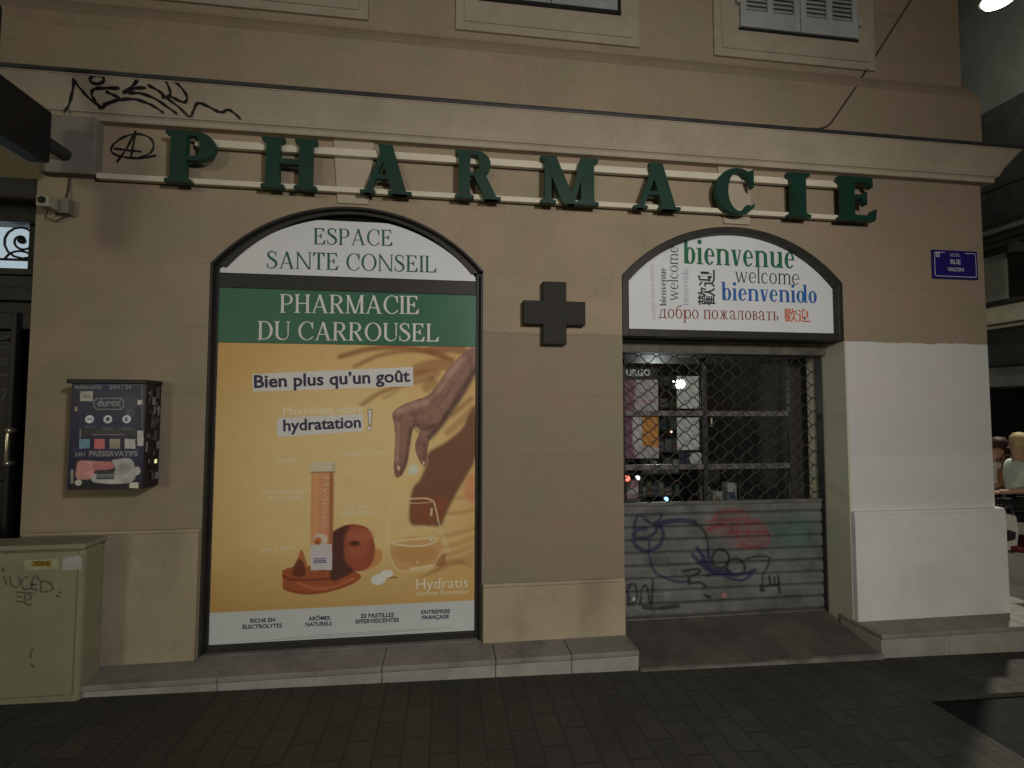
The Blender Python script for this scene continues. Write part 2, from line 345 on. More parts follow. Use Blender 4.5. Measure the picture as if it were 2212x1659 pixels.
# ------------------------------------------------------------------ lettering: a book serif drawn stroke by stroke
def poly_line(x0, y0, x1, y1, w): return [(x0, y0), (x0 + w, y0), (x1 + w, y1), (x1, y1)]
def ring(cx, cy, rx, ry, wx, wy, a0, a1, n=28):
    return arc(cx, cy, rx, ry, a0, a1, n) + arc(cx, cy, rx - wx, ry - wy, a1, a0, n)
def ribbon2(pts, n=6):
    """(x, y, width) spline -> list of quads"""
    q = spline(pts, n); L = []; o = []
    for i, p in enumerate(q):
        d = q[min(i + 1, len(q) - 1)][:2] - q[max(i - 1, 0)][:2]; d = d / (np.linalg.norm(d) + 1e-9); nn = np.array([-d[1], d[0]]) * p[2] / 2
        L.append((p[:2] + nn, p[:2] - nn))
    return [tuple(a[0]) for a in L] + [tuple(a[1]) for a in reversed(L)]
class Serif:
    def __init__(s, T=.14, t=.045, S=.07, h=.035, br=.04): s.T, s.t, s.S, s.h, s.br = T, t, S, h, br
    def stem(s, x, w, y0=0, y1=1, b=3, u=3):
        S, h, r = s.S, s.h, s.br; bl = S if b & 1 else 0; brr = S if b & 2 else 0; ul = S if u & 1 else 0; ur = S if u & 2 else 0
        p = []
        p += [(x - bl, y0), (x + w + brr, y0)]
        if brr: p += [(x + w + brr, y0 + h), (x + w + r * .4, y0 + h + r * .4), (x + w, y0 + h + r)]
        if ur: p += [(x + w, y1 - h - r), (x + w + r * .4, y1 - h - r * .4), (x + w + ur, y1 - h)]
        p += [(x + w + ur, y1), (x - ul, y1)]
        if ul: p += [(x - ul, y1 - h), (x - r * .4, y1 - h - r * .4), (x, y1 - h - r)]
        if bl: p += [(x, y0 + h + r), (x - r * .4, y0 + h + r * .4), (x - bl, y0 + h)]
        return p
    def foot(s, x0, x1, y, up=True):
        h = s.h; return [(x0, y), (x1, y), (x1, y + h), (x0, y + h)] if up else [(x0, y - h), (x1, y - h), (x1, y), (x0, y)]
    def tri(s, x, y, dx, dy): return [(x, y), (x + dx, y), (x, y + dy)]
    def glyph(s, c):
        T, t, S, h = s.T, s.t, s.S, s.h; x = S; O = []
        def asc(xx, w, top, b=3): return s.stem(xx, w, 0, top, b, 1)
        X = .68
        if c == ' ': return [], .28
        if c in 'PR':
            O.append(s.stem(x, T)); cx = x + T + .14
            y0 = .44 if c == 'P' else .47; ry = (1 - y0) / 2
            O += [ring(cx, y0 + ry, .24 + T * .3, ry, T, t, -90, 90), [(x + T * .9, 1 - t), (cx + .01, 1 - t), (cx + .01, 1), (x + T * .9, 1)], [(x + T * .9, y0), (cx + .01, y0), (cx + .01, y0 + t), (x + T * .9, y0 + t)]]
            if c == 'P': return O, cx + .24 + T * .3 + .03
            O += [poly_line(cx + .2, 0, cx - .08, y0 + t * .6, T * 1.1), s.foot(cx + .16, cx + .2 + T * 1.1 + S * .8, 0)]
            return O, cx + .2 + T * 1.1 + S * .8
        if c == 'I': return [s.stem(x, T)], x + T + S
        if c == 'H': return [s.stem(x, T), s.stem(x + T + .36, T), [(x + T * .9, .48), (x + T + .37, .48), (x + T + .37, .48 + t * 1.2), (x + T * .9, .48 + t * 1.2)]], 2 * x + 2 * T + .36
        if c == 'E' or c == 'L':
            W = .42; O = [s.stem(x, T, 0, 1, 1, 1 if c == 'E' else 3), [(x + T * .9, 0), (x + T + W, 0), (x + T + W, t * 1.2), (x + T * .9, t * 1.2)], [(x + T + W, 0), (x + T + W + .04, .26), (x + T + W - .02, .26), (x + T + W - .14, t)]]
            if c == 'E':
                O += [[(x + T * .9, 1 - t * 1.2), (x + T + W - .04, 1 - t * 1.2), (x + T + W - .04, 1), (x + T * .9, 1)], [(x + T + W - .04, 1), (x + T + W - .16, 1 - t), (x + T + W - .07, .77), (x + T + W - .035, .77)],
                      [(x + T * .9, .49), (x + T + .22, .49), (x + T + .22, .49 + t), (x + T * .9, .49 + t)], [(x + T + .22, .37), (x + T + .255, .37), (x + T + .255, .66), (x + T + .22, .66), (x + T + .13, .515)]]
            return O, x + T + W + .06
        if c == 'T': return [s.stem(x + .2, T, 0, 1, 3, 0), [(x - .04, 1 - t * 1.2), (x + .44 + T, 1 - t * 1.2), (x + .44 + T, 1), (x - .04, 1)], [(x - .04, 1), (x - .05, .76), (x - .01, .76), (x + .1, 1 - t)], [(x + .44 + T, 1), (x + .3 + T, 1 - t), (x + .41 + T, .76), (x + .45 + T, .76)]], 2 * x + .4 + T
        if c == 'A':
            W = .72 + T * .6; a = W / 2
            return [poly_line(.07, 0, a - t * .5, 1, t * 1.3), poly_line(W - T - .06, 0, a - T * .55, 1.0, T * 1.02), [(.2, .3), (W - T - .1, .3), (W - T - .1, .3 + t), (.2, .3 + t)], s.foot(0, .07 + t + S * 1.2, 0), s.foot(W - T - .06 - S * .9, W + S * .3, 0)], W + .02
        if c == 'M':
            W = .62 + T * 1.2; a = x + W / 2
            return [s.stem(x, t * 1.4, 0, 1, 3, 1), s.stem(x + W - T, T, 0, 1, 3, 2), poly_line(a - T * .5, 0, x - t * .5, 1, T), poly_line(a - t * .2, 0, x + W - T, 1, t * 1.3)], x * 2 + W
        if c == 'N':
            W = .62 + T * .5
            return [s.stem(x, t * 1.3, 0, 1, 3, 1), s.stem(x + W - t, t * 1.3, 0, 1, 0, 3), poly_line(x + W - T * .85, 0, x - t, 1, T * .95)], x * 2 + W
        if c == 'U':
            W = .56 + T * .4; r = .28; k = W / 2
            return [s.stem(x, T, .3, 1, 0, 3), s.stem(x + W - t, t * 1.2, .3, 1, 0, 3), arc(x + k + t * .1, .3, k + t * .1, .315, 180, 360) + arc(x + k + T * .42, .3, k - T * .46 - t * .4, .315 - t * 1.4, 360, 180)], x * 2 + W
        if c == 'D':
            return [s.stem(x, T, 0, 1, 1, 1), ring(x + T + .1, .5, .34 + T * .6, .5, T, t, -90, 90), [(x + T * .9, 0), (x + T + .11, 0), (x + T + .11, t), (x + T * .9, t)], [(x + T * .9, 1 - t), (x + T + .11, 1 - t), (x + T + .11, 1), (x + T * .9, 1)]], x + T + .46 + T * .6
        if c == 'O': rx = .37 + T * .3; return [ring(rx + .02, .5, rx, .515, T, t * .9, -90, 90), ring(rx + .02, .5, rx, .515, T, t * .9, 90, 270)], 2 * rx + .05
        if c == 'C':
            rx = .36 + T * .35; cx = rx + .02
            return [arc(cx, .5, rx, .515, 48, 318) + arc(cx + T * .1, .5, rx - T * .9, .515 - t * .9, 318, 48), [(cx + rx * .66, .60), (cx + rx * .74, .60), (cx + rx * .74, .99), (cx + rx * .68, .99), (cx + rx * .42, .93)], [(cx + rx * .5, .06), (cx + rx * .78, .2), (cx + rx * .72, .23), (cx + rx * .4, .1)]], cx + rx * .82
        if c == 'S':
            return [ribbon2([(.50, .76, t), (.44, .92, t * 1.1), (.28, .985, t * 1.3), (.13, .91, T * .7), (.10, .76, T * .95), (.20, .62, T * 1.1), (.36, .5, T * 1.25), (.49, .36, T * 1.1), (.5, .19, T * .9), (.38, .05, T * .6), (.24, .015, t * 1.2), (.1, .09, t), (.045, .27, t)], 5), [(.47, .7), (.51, .7), (.51, .99), (.48, .99)], [(.03, .31), (.07, .31), (.06, .01), (.03, .01)]], .60
        # ---- small letters (height X); Cyrillic ones share them
        nT = T * .85
        if c == 'i' : return [asc(x, nT, X), arc(x + nT / 2, .93, nT * .62, nT * .62, 0, 360, 12)[:-1]], x * 2 + nT
        if c == 'l': return [asc(x, nT, 1.03)], x * 2 + nT
        if c in 'nmпт' or c == 'u':
            W = .30
            if c == 'п': return [s.stem(x, nT, 0, X), s.stem(x + W + nT * .6, nT, 0, X), [(x, X - t * 1.1), (x + W + nT, X - t * 1.1), (x + W + nT, X), (x, X)]], 2 * x + W + 1.6 * nT
            if c == 'т': return [s.stem(x + .15, nT, 0, X, 3, 0), [(x - .03, X - t), (x + .33 + nT, X - t), (x + .33 + nT, X), (x - .03, X)], s.tri(x - .03, X - t, .05, -.14), s.tri(x + .33 + nT, X - t, -.05, -.14)], 2 * x + .3 + nT
            if c == 'u':
                k = (W + nT * .6) / 2
                return [s.stem(x, nT, .2, X, 0, 1), asc(x + W + nT * .6, nT, X, 2), ring(x + k + nT * .3, .2, k + nT * .3, .21, nT, t * 1.4, 180, 350)], 2 * x + W + 1.6 * nT
            O = [asc(x, nT, X)]; xx = x
            for i in range(2 if c == 'm' else 1):
                k = (W + nT * .6) / 2; O += [ring(xx + k + nT * .45, X - .2, k + nT * .55, .21, nT, t * 1.5, 0, 165), s.stem(xx + 2 * k + nT * .0, nT, 0, X - .2, 3, 0)]; xx += 2 * k
            return O, xx + nT + x
        def bowl(cx, wx=nT): return [ring(cx, X / 2, .26, X / 2 + .015, wx, t * 1.1, -90, 90), ring(cx, X / 2, .26, X / 2 + .015, wx, t * 1.1, 90, 270)]
        if c in 'oо': return bowl(.28), .57
        if c == 'e': return [arc(.28, X / 2, .25, X / 2 + .015, 0, 325) + arc(.28 + nT * .15, X / 2, .25 - nT * .85, X / 2 - t, 318, 0), [(.1, X * .5), (.53, X * .5), (.53, X * .5 + t), (.1, X * .5 + t)]], .56
        if c == 'c': return [arc(.28, X / 2, .25, X / 2 + .015, 50, 318) + arc(.28 + nT * .2, X / 2, .25 - nT * .85, X / 2 - t, 318, 50), arc(.43, X * .76, nT * .5, nT * .5, 0, 360, 12)[:-1]], .53
        if c == 'b': return [asc(x * .6, nT, 1.03, 0)] + bowl(x * .6 + .28), x * .6 + .56
        if c == 'd': return [asc(.28 + .2, nT, 1.03, 2)] + bowl(.28), .48 + nT + S
        if c == 'p' or c == 'р': return [s.stem(x, nT, -.3, X, 3, 1)] + bowl(x + .3), x + .58
        if c in 'vw':
            o = []; n = 1 if c == 'v' else 2; W = .44
            for i in range(n):
                b = .05 + i * W * .78; o += [poly_line(b + W / 2 - nT * .5, 0, b, X, nT * .95), poly_line(b + W / 2 - t * .3, 0, b + W - t, X, t * 1.3)]
            o += [s.foot(0, .05 + nT + S, X, False), s.foot(b + W - t * 1.2 - S, b + W + S * .6, X, False)]
            return o, b + W + .05
        if c == 'д': return [poly_line(.1, .06, .2, X, t * 1.3), s.stem(.42, nT, .04, X, 0, 2), [(.2, X - t), (.43, X - t), (.43, X), (.2, X)], [(.02, .0), (.02 + .52 + nT, .0), (.54 + nT, t * 1.4), (.02, t * 1.4)], s.tri(.02, .01, .06, -.14), s.tri(.54 + nT, .01, -.06, -.14)], .6 + nT * .6
        if c == 'л': return [ribbon2([(.03, .05, t * 2), (.1, .05, t * 1.3), (.16, .3, t * 1.3), (.19, X - t, t * 1.3)]), s.stem(.40, nT, 0, X, 3, 2), [(.12, X - t), (.41, X - t), (.41, X), (.12, X)]], .44 + nT + S
        if c == 'б': return bowl(.29) + [ribbon2([(.07, .3, t * 1.3), (.1, .66, nT * .8), (.22, .86, nT * .7), (.44, .93, t * 1.6), (.5, 1.02, t)])], .58
        if c == 'ж': return [s.stem(.33, nT, 0, X), poly_line(.06, 0, .26, X / 2, nT * .8), poly_line(.26, X / 2, .1, X, t * 1.5), poly_line(.6, 0, .42, X / 2, nT * .8), poly_line(.42, X / 2, .62, X, t * 1.5), [(.3, X / 2 - t / 2), (.5, X / 2 - t / 2), (.5, X / 2 + t / 2), (.3, X / 2 + t / 2)], s.foot(.0, .2, 0), s.foot(.56, .78, 0), s.foot(.04, .2, X, False), s.foot(.56, .74, X, False)], .79
        if c == 'а' or c == 'a': return [s.stem(.34, nT, .04, X - .16, 0, 0), ribbon2([(.07, X - .2, nT * .9), (.12, X - .06, t * 1.6), (.24, X - .01, t * 1.8), (.34 + nT * .4, X - .1, nT * .8), (.34 + nT * .5, X - .25, nT)]), ring(.25, .18, .21, .19, nT * .8, t, 70, 300), ribbon2([(.34 + nT * .5, .12, nT * .8), (.36 + nT, .03, t * 1.6), (.42 + nT, .05, t)])], .46 + nT
        if c in 'вь':
            o = [s.stem(x, nT, 0, X, 1, 1 if c == 'в' else 3), ring(x + nT + .08, .19, .2, .19, nT * .9, t, -90, 90), [(x + nT * .9, 0), (x + nT + .09, 0), (x + nT + .09, t), (x + nT * .9, t)], [(x + nT * .9, .38 - t), (x + nT + .09, .38 - t), (x + nT + .09, .38), (x + nT * .9, .38)]]
            if c == 'в': o += [ring(x + nT + .07, .53, .17, .15, nT * .85, t, -90, 90), [(x + nT * .9, X - t), (x + nT + .08, X - t), (x + nT + .08, X), (x + nT * .9, X)]]
            return o, x + nT + .31
        return [], .4
def serif_layout(text, st, track=.05):
    x = 0; out = []
    for c in text:
        g, a = st.glyph(c); out += [[(p[0] + x, p[1]) for p in q] for q in g]; x += a + track
    return out, x - track
def serif_text(mb, text, o, right, st, mi=0, capw=None, up=None, n=Vector((0, -1, 0)), aspect=1.0, track=.05):
    """letters from o, running to the point `right`; their height follows from the width"""
    o = Vector(o); ex = Vector(right) - o; L = ex.length; ex /= L; up = up or (n.cross(ex)); up = up.normalized()
    ps, W = serif_layout(text, st, track); k = L / W
    for i, q in enumerate(ps):
        off = n * (.0006 + .00012 * (i % 7))
        mb.add([o + ex * (p[0] * k) + up * (p[1] * k * aspect) + off for p in q], [list(range(len(q)))], mi)
    return k * aspect
_txt = {}
def sans_mesh(s, bold):
    if (s, bold) not in _txt:
        c = bpy.data.curves.new('lettering', 'FONT'); c.body = s; c.size = 1; c.offset = bold; c.resolution_u = 3
        o = bpy.data.objects.new('lettering', c); COL.objects.link(o); dg = bpy.context.evaluated_depsgraph_get()
        me = o.evaluated_get(dg).to_mesh(); v = np.array([tuple(q.co)[:2] for q in me.vertices]); f = [list(p.vertices) for p in me.polygons]
        o.evaluated_get(dg).to_mesh_clear(); bpy.data.objects.remove(o); bpy.data.curves.remove(c)
        v[:, 0] -= v[:, 0].min(); _txt[(s, bold)] = (v, f)
    return _txt[(s, bold)]
def sans(mb, text, o, right, bold=0.0, mi=0, n=Vector((0, -1, 0)), aspect=1.0, lift=.0008):
    v, f = sans_mesh(text, bold); o = Vector(o); ex = Vector(right) - o; L = ex.length; ex /= L; up = n.cross(ex).normalized(); k = L / v[:, 0].max()
    mb.add([o + ex * (a * k) + up * (b * k * aspect) + n * lift for a, b in v], f, mi)
    return k

# ------------------------------------------------------------------ printed pictures: colours computed per point of a fine sheet
def blur(a, r):
    r = int(round(r))
    if r < 1: return a
    for ax in (0, 1):
        for _ in range(2):
            p = np.concatenate([np.repeat(np.take(a, [0], ax), r, ax), a, np.repeat(np.take(a, [-1], ax), r, ax)], ax)
            c = np.cumsum(p, ax); c = np.concatenate([np.zeros_like(np.take(c, [0], ax)), c], ax); n = a.shape[ax]; w_ = 2 * r + 1
            a = (np.take(c, np.arange(w_, w_ + n), ax) - np.take(c, np.arange(0, n), ax)) / w_
    return a
class Print:
    def __init__(s, x0, x1, z0, z1, nx, col):
        s.x0, s.x1, s.z0, s.z1 = x0, x1, z0, z1; s.nx = nx; s.nz = max(2, int(nx * (z1 - z0) / (x1 - x0)))
        s.X, s.Z = np.meshgrid(np.linspace(x0, x1, s.nx), np.linspace(z0, z1, s.nz)); s.d = (x1 - x0) / (nx - 1)
        s.c = np.ones((s.nz, s.nx, 3)) * np.array(col)
    def mask(s, pts):
        m = np.zeros_like(s.X, bool); n = len(pts)
        for i in range(n):
            (xa, za), (xb, zb) = pts[i], pts[(i + 1) % n]
            if abs(zb - za) < 1e-9: continue
            m ^= ((za > s.Z) != (zb > s.Z)) & (s.X < (xb - xa) * (s.Z - za) / (zb - za) + xa)
        return m.astype(float)
    def lay(s, m, col, a=1.0, soft=0.0):
        m = blur(m, .55 * soft / s.d) * a; s.c = s.c * (1 - m[..., None]) + np.array(col) * m[..., None]
    def poly(s, pts, col, a=1.0, soft=0.0, smooth=True):
        if smooth: pts = [tuple(p) for p in spline(list(pts) + [pts[0]], 5)]
        s.lay(s.mask(pts), col, a, soft)
    def ell(s, c, rx, rz, col, a=1.0, soft=0.0, rot=0.0):
        dx, dz = s.X - c[0], s.Z - c[1]; ca, sa = math.cos(rot), math.sin(rot)
        s.lay((((dx * ca + dz * sa) / rx) ** 2 + ((-dx * sa + dz * ca) / rz) ** 2 < 1).astype(float), col, a, soft)
    def stroke(s, pts, wd, col, a=1.0, soft=0.0, curve=True):
        if curve: pts = spline(pts, 6)
        D = np.full_like(s.X, 9.)
        for p, q in zip(pts[:-1], pts[1:]):
            vx, vz = q[0] - p[0], q[1] - p[1]; L = vx * vx + vz * vz + 1e-12
            t = np.clip(((s.X - p[0]) * vx + (s.Z - p[1]) * vz) / L, 0, 1); D = np.minimum(D, np.hypot(s.X - p[0] - t * vx, s.Z - p[1] - t * vz))
        s.lay(np.clip((wd / 2 - D) / s.d + .5, 0, 1), col, a, soft)
    def noise(s, amt, sc):
        n = np.zeros_like(s.X)
        for k in range(4):
            g = rng.rand(max(2, int(s.nz / sc * 2 ** k) + 2), max(2, int(s.nx / sc * 2 ** k) + 2)); zi = np.linspace(0, g.shape[0] - 1.001, s.nz); xi = np.linspace(0, g.shape[1] - 1.001, s.nx)
            z0 = zi.astype(int); x0 = xi.astype(int); fz = (zi - z0)[:, None]; fx = (xi - x0)[None]
            n += ((g[z0][:, x0] * (1 - fz) + g[z0 + 1][:, x0] * fz) * (1 - fx) + (g[z0][:, x0 + 1] * (1 - fz) + g[z0 + 1][:, x0 + 1] * fz) * fx - .5) / 2 ** k
        return n * amt
    def build(s, name, m, parent, Y, yf=None):
        y = np.full_like(s.X, Y) if yf is None else yf(s.X, s.Z); co = np.stack([s.X, y, s.Z], -1).reshape(-1, 3)
        me = bpy.data.meshes.new(name); nx, nz = s.nx, s.nz
        i = (np.arange(nz - 1)[:, None] * nx + np.arange(nx - 1)[None]).ravel(); q = np.stack([i, i + 1, i + nx + 1, i + nx], -1)
        me.vertices.add(nx * nz); me.vertices.foreach_set('co', co.ravel().astype(np.float32))
        me.loops.add(q.size); me.loops.foreach_set('vertex_index', q.ravel().astype(np.int32))
        me.polygons.add(len(q)); me.polygons.foreach_set('loop_start', np.arange(0, q.size, 4, dtype=np.int32))
        me.update(calc_edges=True); a = me.color_attributes.new('print', 'FLOAT_COLOR', 'POINT')
        a.data.foreach_set('color', np.concatenate([np.clip(s.c, 0, .95), np.ones((nz, nx, 1))], -1).ravel().astype(np.float32))
        me.materials.append(m); o = bpy.data.objects.new(name, me); return place(o, parent)
def alb(*c): return tuple(min(.88, v / .60) for v in lin(c))

# ================================================================== SETTING: ground
def ground_sheet(name, x0, x1, y0, y1, dz, m, thick=0.0, cuts=()):
    mb = MB(); xs = sorted({x0, x1, *[c for c in cuts if x0 < c < x1]})
    for a, b in zip(xs[:-1], xs[1:]):
        mb.add([(a, y0, gz(a) + dz), (b, y0, gz(b) + dz), (b, y1, gz(b) + dz), (a, y1, gz(a) + dz)], [(0, 1, 2, 3)])
    if thick:
        for (a, b, c, d) in ((x0, y0, x1, y0), (x1, y0, x1, y1), (x1, y1, x0, y1), (x0, y1, x0, y0)):
            mb.add([(a, b, gz(a) + dz - thick), (c, d, gz(c) + dz - thick), (c, d, gz(c) + dz), (a, b, gz(a) + dz)], [(0, 1, 2, 3)])
    return tag(mb.build(name, m, norm=False), kind='structure')
ground_sheet('road', -120, 120, -120, 120, -.022, ASPH)
# one slab with a square corner cut away for the carriageway
mb = MB(); out = [(-14, -3.6), (2.46, -3.6), (2.46, -.625), (8.2, -.625), (8.2, 14), (3.0, 14), (3.0, .8), (-14, .8)]
quads = [(-14, 2.46, -3.6, -.625), (-14, 3.0, -.625, .8), (3.0, 8.2, -.625, .8), (3.0, 8.2, .8, 14)]
for a, b, c, d in quads: mb.add([(a, c, gz(a)), (b, c, gz(b)), (b, d, gz(b)), (a, d, gz(a))], [(0, 1, 2, 3)])
for p, q in zip(out, out[1:] + out[:1]): mb.add([(p[0], p[1], gz(p[0]) - .06), (q[0], q[1], gz(q[0]) - .06), (q[0], q[1], gz(q[0])), (p[0], p[1], gz(p[0]))], [(0, 1, 2, 3)])
tag(mb.build('pavement', PAVE, norm=False), kind='structure')
# iron cover in the carriageway, just at the edge of the view
mh = thing('manhole_cover', 'round iron manhole cover set in the dark asphalt at the lower right', 'manhole', (3.0, -.93, gz(3.0) - .022))
mb = MB(); z0 = gz(3.0) - .020
mb.lathe((3.0, -.93, z0), [(.0, .004), (.15, .004), (.155, .0)], 28); mb.build('cover', mat('cover_iron', (.05, .05, .052), .35, .3, 30, .003, 60, metal=.5), mh)
mb = MB(); mb.lathe((3.0, -.93, z0), [(.16, .0), (.162, .007), (.19, .007), (.193, .0)], 32); mb.build('rim', mat('rim_iron', (.16, .16, .165), .3, .3, 20, metal=.5), mh)

# ================================================================== THE CORNER BUILDING
bd = thing('corner_building', 'ochre rendered corner building with two arched openings, cornice and upper windows', 'building', (0, 0, 0))
XL, XR = -2.213, 3.707
OPEN = [(-1.32, .219, 2.302, -.545, .77, 1.670, 1.003), (1.088, 2.615, 2.32, 1.852, .7635, 1.651, 1.019)]
def arch_pts(o, inset=0.0, n=26):
    """from the left springing over the crown to the right one"""
    x0, x1, zs, cx, hw, cz, r = o; r -= inset; x0 += inset; x1 -= inset; res = []
    for i in range(n + 1):
        x = x0 + (x1 - x0) * i / n; z = cz + math.sqrt(max(r * r - (x - cx) ** 2, 0)); res.append((x, max(z, zs - inset * .2)))
    return res
mb = MB(); ZT = 3.075; D = .36
def fq(x0, x1, z0, z1, y=0.0): mb.add([(x0, y, z0), (x1, y, z0), (x1, y, z1), (x0, y, z1)], [(0, 1, 2, 3)])
fq(XL, OPEN[0][0], -.2, ZT); fq(OPEN[0][1], OPEN[1][0], -.2, ZT); fq(OPEN[1][1], XR, -.2, ZT); fq(OPEN[0][0], OPEN[0][1], -.2, .124)
for o in OPEN:
    A = arch_pts(o)
    for (xa, za), (xb, zb) in zip(A[:-1], A[1:]):
        mb.add([(xa, 0, za), (xb, 0, zb), (xb, 0, ZT), (xa, 0, ZT)], [(0, 1, 2, 3)])
        mb.add([(xa, 0, za), (xa, D, za), (xb, D, zb), (xb, 0, zb)], [(0, 1, 2, 3)])
    b = .124 if o is OPEN[0] else -.2
    mb.add([(o[0], 0, b), (o[0], D, b), (o[0], D, A[0][1]), (o[0], 0, A[0][1])], [(0, 1, 2, 3)])
    mb.add([(o[1], 0, A[-1][1]), (o[1], D, A[-1][1]), (o[1], D, b), (o[1], 0, b)], [(0, 1, 2, 3)])
mb.add([(-1.32, 0, .124), (.219, 0, .124), (.219, D, .124), (-1.32, D, .124)], [(0, 1, 2, 3)])
mb.add([(XR, 0, -.3), (XR, 12, -.3), (XR, 12, ZT), (XR, 0, ZT)], [(0, 1, 2, 3)])                       # flank on the side street
mb.add([(XL, 0, -.2), (XL, 0, ZT), (XL, .5, ZT), (XL, .5, -.2)], [(0, 1, 2, 3)])                        # jamb of the house door
mb.add([(-3.6, 0, 2.735), (XL, 0, 2.735), (XL, 0, ZT), (-3.6, 0, ZT)], [(0, 1, 2, 3)]); mb.add([(-3.6, 0, 2.735), (-3.6, .5, 2.735), (XL, .5, 2.735), (XL, 0, 2.735)], [(0, 1, 2, 3)])
mb.add([(-9, 0, -.2), (-3.6, 0, -.2), (-3.6, 0, ZT), (-9, 0, ZT)], [(0, 1, 2, 3)]); mb.add([(-3.6, 0, -.2), (-3.6, .5, -.2), (-3.6, .5, 2.735), (-3.6, 0, 2.735)], [(0, 1, 2, 3)])
wall = mb.build('wall', STUCCO, bd, norm=False)
# keystones over the two arches
for t, b in (((-.665, -.43), (-.635, -.46)), ((1.735, 1.985), (1.775, 1.95))):
    mb = MB(); mb.prism([(t[0], 3.074), (t[1], 3.074), (b[1], 2.686), (b[0], 2.686)], -.014, .02); mb.build('keystone', KEYM, bd, .004)
# squared block under the cornice that carries the hanging cross
mb = MB(); mb.box(-2.17, -1.895, -.062, .02, 2.752, 3.072); mb.build('corbel', mat('corbel_shaded_render', (.25, .235, .205), .8, .15, 6, .0015, 150, dirt=.4, dirtc=(.16, .14, .12)), bd, .006)  # toned darker than the wall: the cross's shadow is put into its colour
# cornice, mitred round the corner
prof = [(.05, 3.058), (-.048, 3.058), (-.052, 3.064), (-.052, 3.082), (-.060, 3.092), (-.068, 3.094), (-.072, 3.106)]
for i in range(9):
    t = i / 8; prof.append((-.074 - .076 * (t ** 1.25), 3.108 + .135 * t))
prof += [(-.155, 3.246), (-.155, 3.252), (.05, 3.262)]
def cornice(prof, m, name):
    mb = MB(); n = len(prof); rows = [[(-9, p, z) for p, z in prof], [(XR - p, p, z) for p, z in prof], [(XR - p, 12, z) for p, z in prof]]
    mb.add(rows[0] + rows[1] + rows[2], [(k * n + i, k * n + (i + 1) % n, (k + 1) * n + (i + 1) % n, (k + 1) * n + i) for k in range(2) for i in range(n)])
    return mb.build(name, m, bd)
cornice(prof, CORN, 'cornice')
cornice([(.05, 3.2635), (-.148, 3.254), (-.163, 3.250), (-.166, 3.256), (-.166, 3.270), (-.150, 3.277), (.05, 3.2875)], ZINC, 'cornice_flashing')
# plinth band of the upper storey, its cavetto and the wall above
mb = MB(); bprof = [(.3, 3.27), (-.015, 3.27), (-.015, 3.668), (-.013, 3.684), (-.004, 3.69)] + [(.0 + .052 * (1 - math.cos(R(a))) * 1.0, 3.692 + .1 * math.sin(R(a)) ** 1.4) for a in (10, 25, 40, 55, 70, 82, 90)] + [(.052, 10.5), (.3, 10.5)]
n = len(bprof); rows = [[(-9, p, z) for p, z in bprof], [(XR - p, p, z) for p, z in bprof], [(XR - p, 12, z) for p, z in bprof]]
mb.add(rows[0] + rows[1] + rows[2], [(k * n + i, k * n + i + 1, (k + 1) * n + i + 1, (k + 1) * n + i) for k in range(2) for i in range(n - 1)])
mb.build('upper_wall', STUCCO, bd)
# plinths
def plinth(x0, x1, z1, m, y=-.03, side=0.0):
    mb = MB(); mb.box(x0, x1, y, .02, -.15, z1 - .02); mb.box(x0, x1, y + .006, .02, z1 - .02, z1)
    if side: mb.box(x1 - .03, x1, .02, 12, -.2, z1)
    return mb.build('plinth', m, bd, .004)
plinth(-2.19, -1.326, .832, PLINTH); plinth(.225, 1.082, .467, PLINTH); plinth(2.618, 3.742, .826, PLINTHW, -.04, 1)
# stone steps with a nosing
def step(x0, x1, joints, name='step', side=0):
    mb = MB(); m2 = MB(); cuts = [x0] + joints + [x1]
    for a, b in zip(cuts[:-1], cuts[1:]):
        m2.box(a + .0015, b - .0015, -.222, .1, -.2, .106); mb.box(a + .001, b - .001, -.232, .1, .108, .137)
    if side: m2.box(x1 - .15, x1 + .12, .1, 6, -.2, .106); mb.box(x1 - .15, x1 + .13, .1, 6, .108, .137)
    st_ = mb.build(name, STONE, bd, .007, 2); m2.build('riser', RISER, st_, .004); return st_
step(-2.9, 1.088, [-2.05, -1.13, -.32, .28, .70]); step(2.603, 3.95, [3.07, 3.62], side=1)
# sill inside the show window, ramp of the entrance
mb = MB(); mb.box(-1.316, .215, .0, .34, .126, .139); mb.build('window_sill', STONE, bd, .003)
mb = MB(); zf0, zf1 = .018, .002
mb.add([(1.09, -.235, gz(1.09) + .002), (2.602, -.235, gz(2.6) + .002), (2.602, -.228, gz(2.6) + .016), (1.09, -.228, gz(1.09) + .016), (2.602, .9, .124), (1.09, .9, .124), (2.602, .24, .112), (1.09, .24, .112)], [(0, 1, 2, 3), (3, 2, 6, 7), (7, 6, 4, 5)])
mb.build('ramp', RAMP, bd)
mb = MB(); mb.box(1.09, 2.602, -.238, -.214, gz(1.85) - .03, gz(1.85) + .0175); mb.build('ramp_edge', mat('worn_edge', (.2, .19, .17), .6, .35, 9), bd)
for x0, x1 in ((1.0885, 1.15),): pass
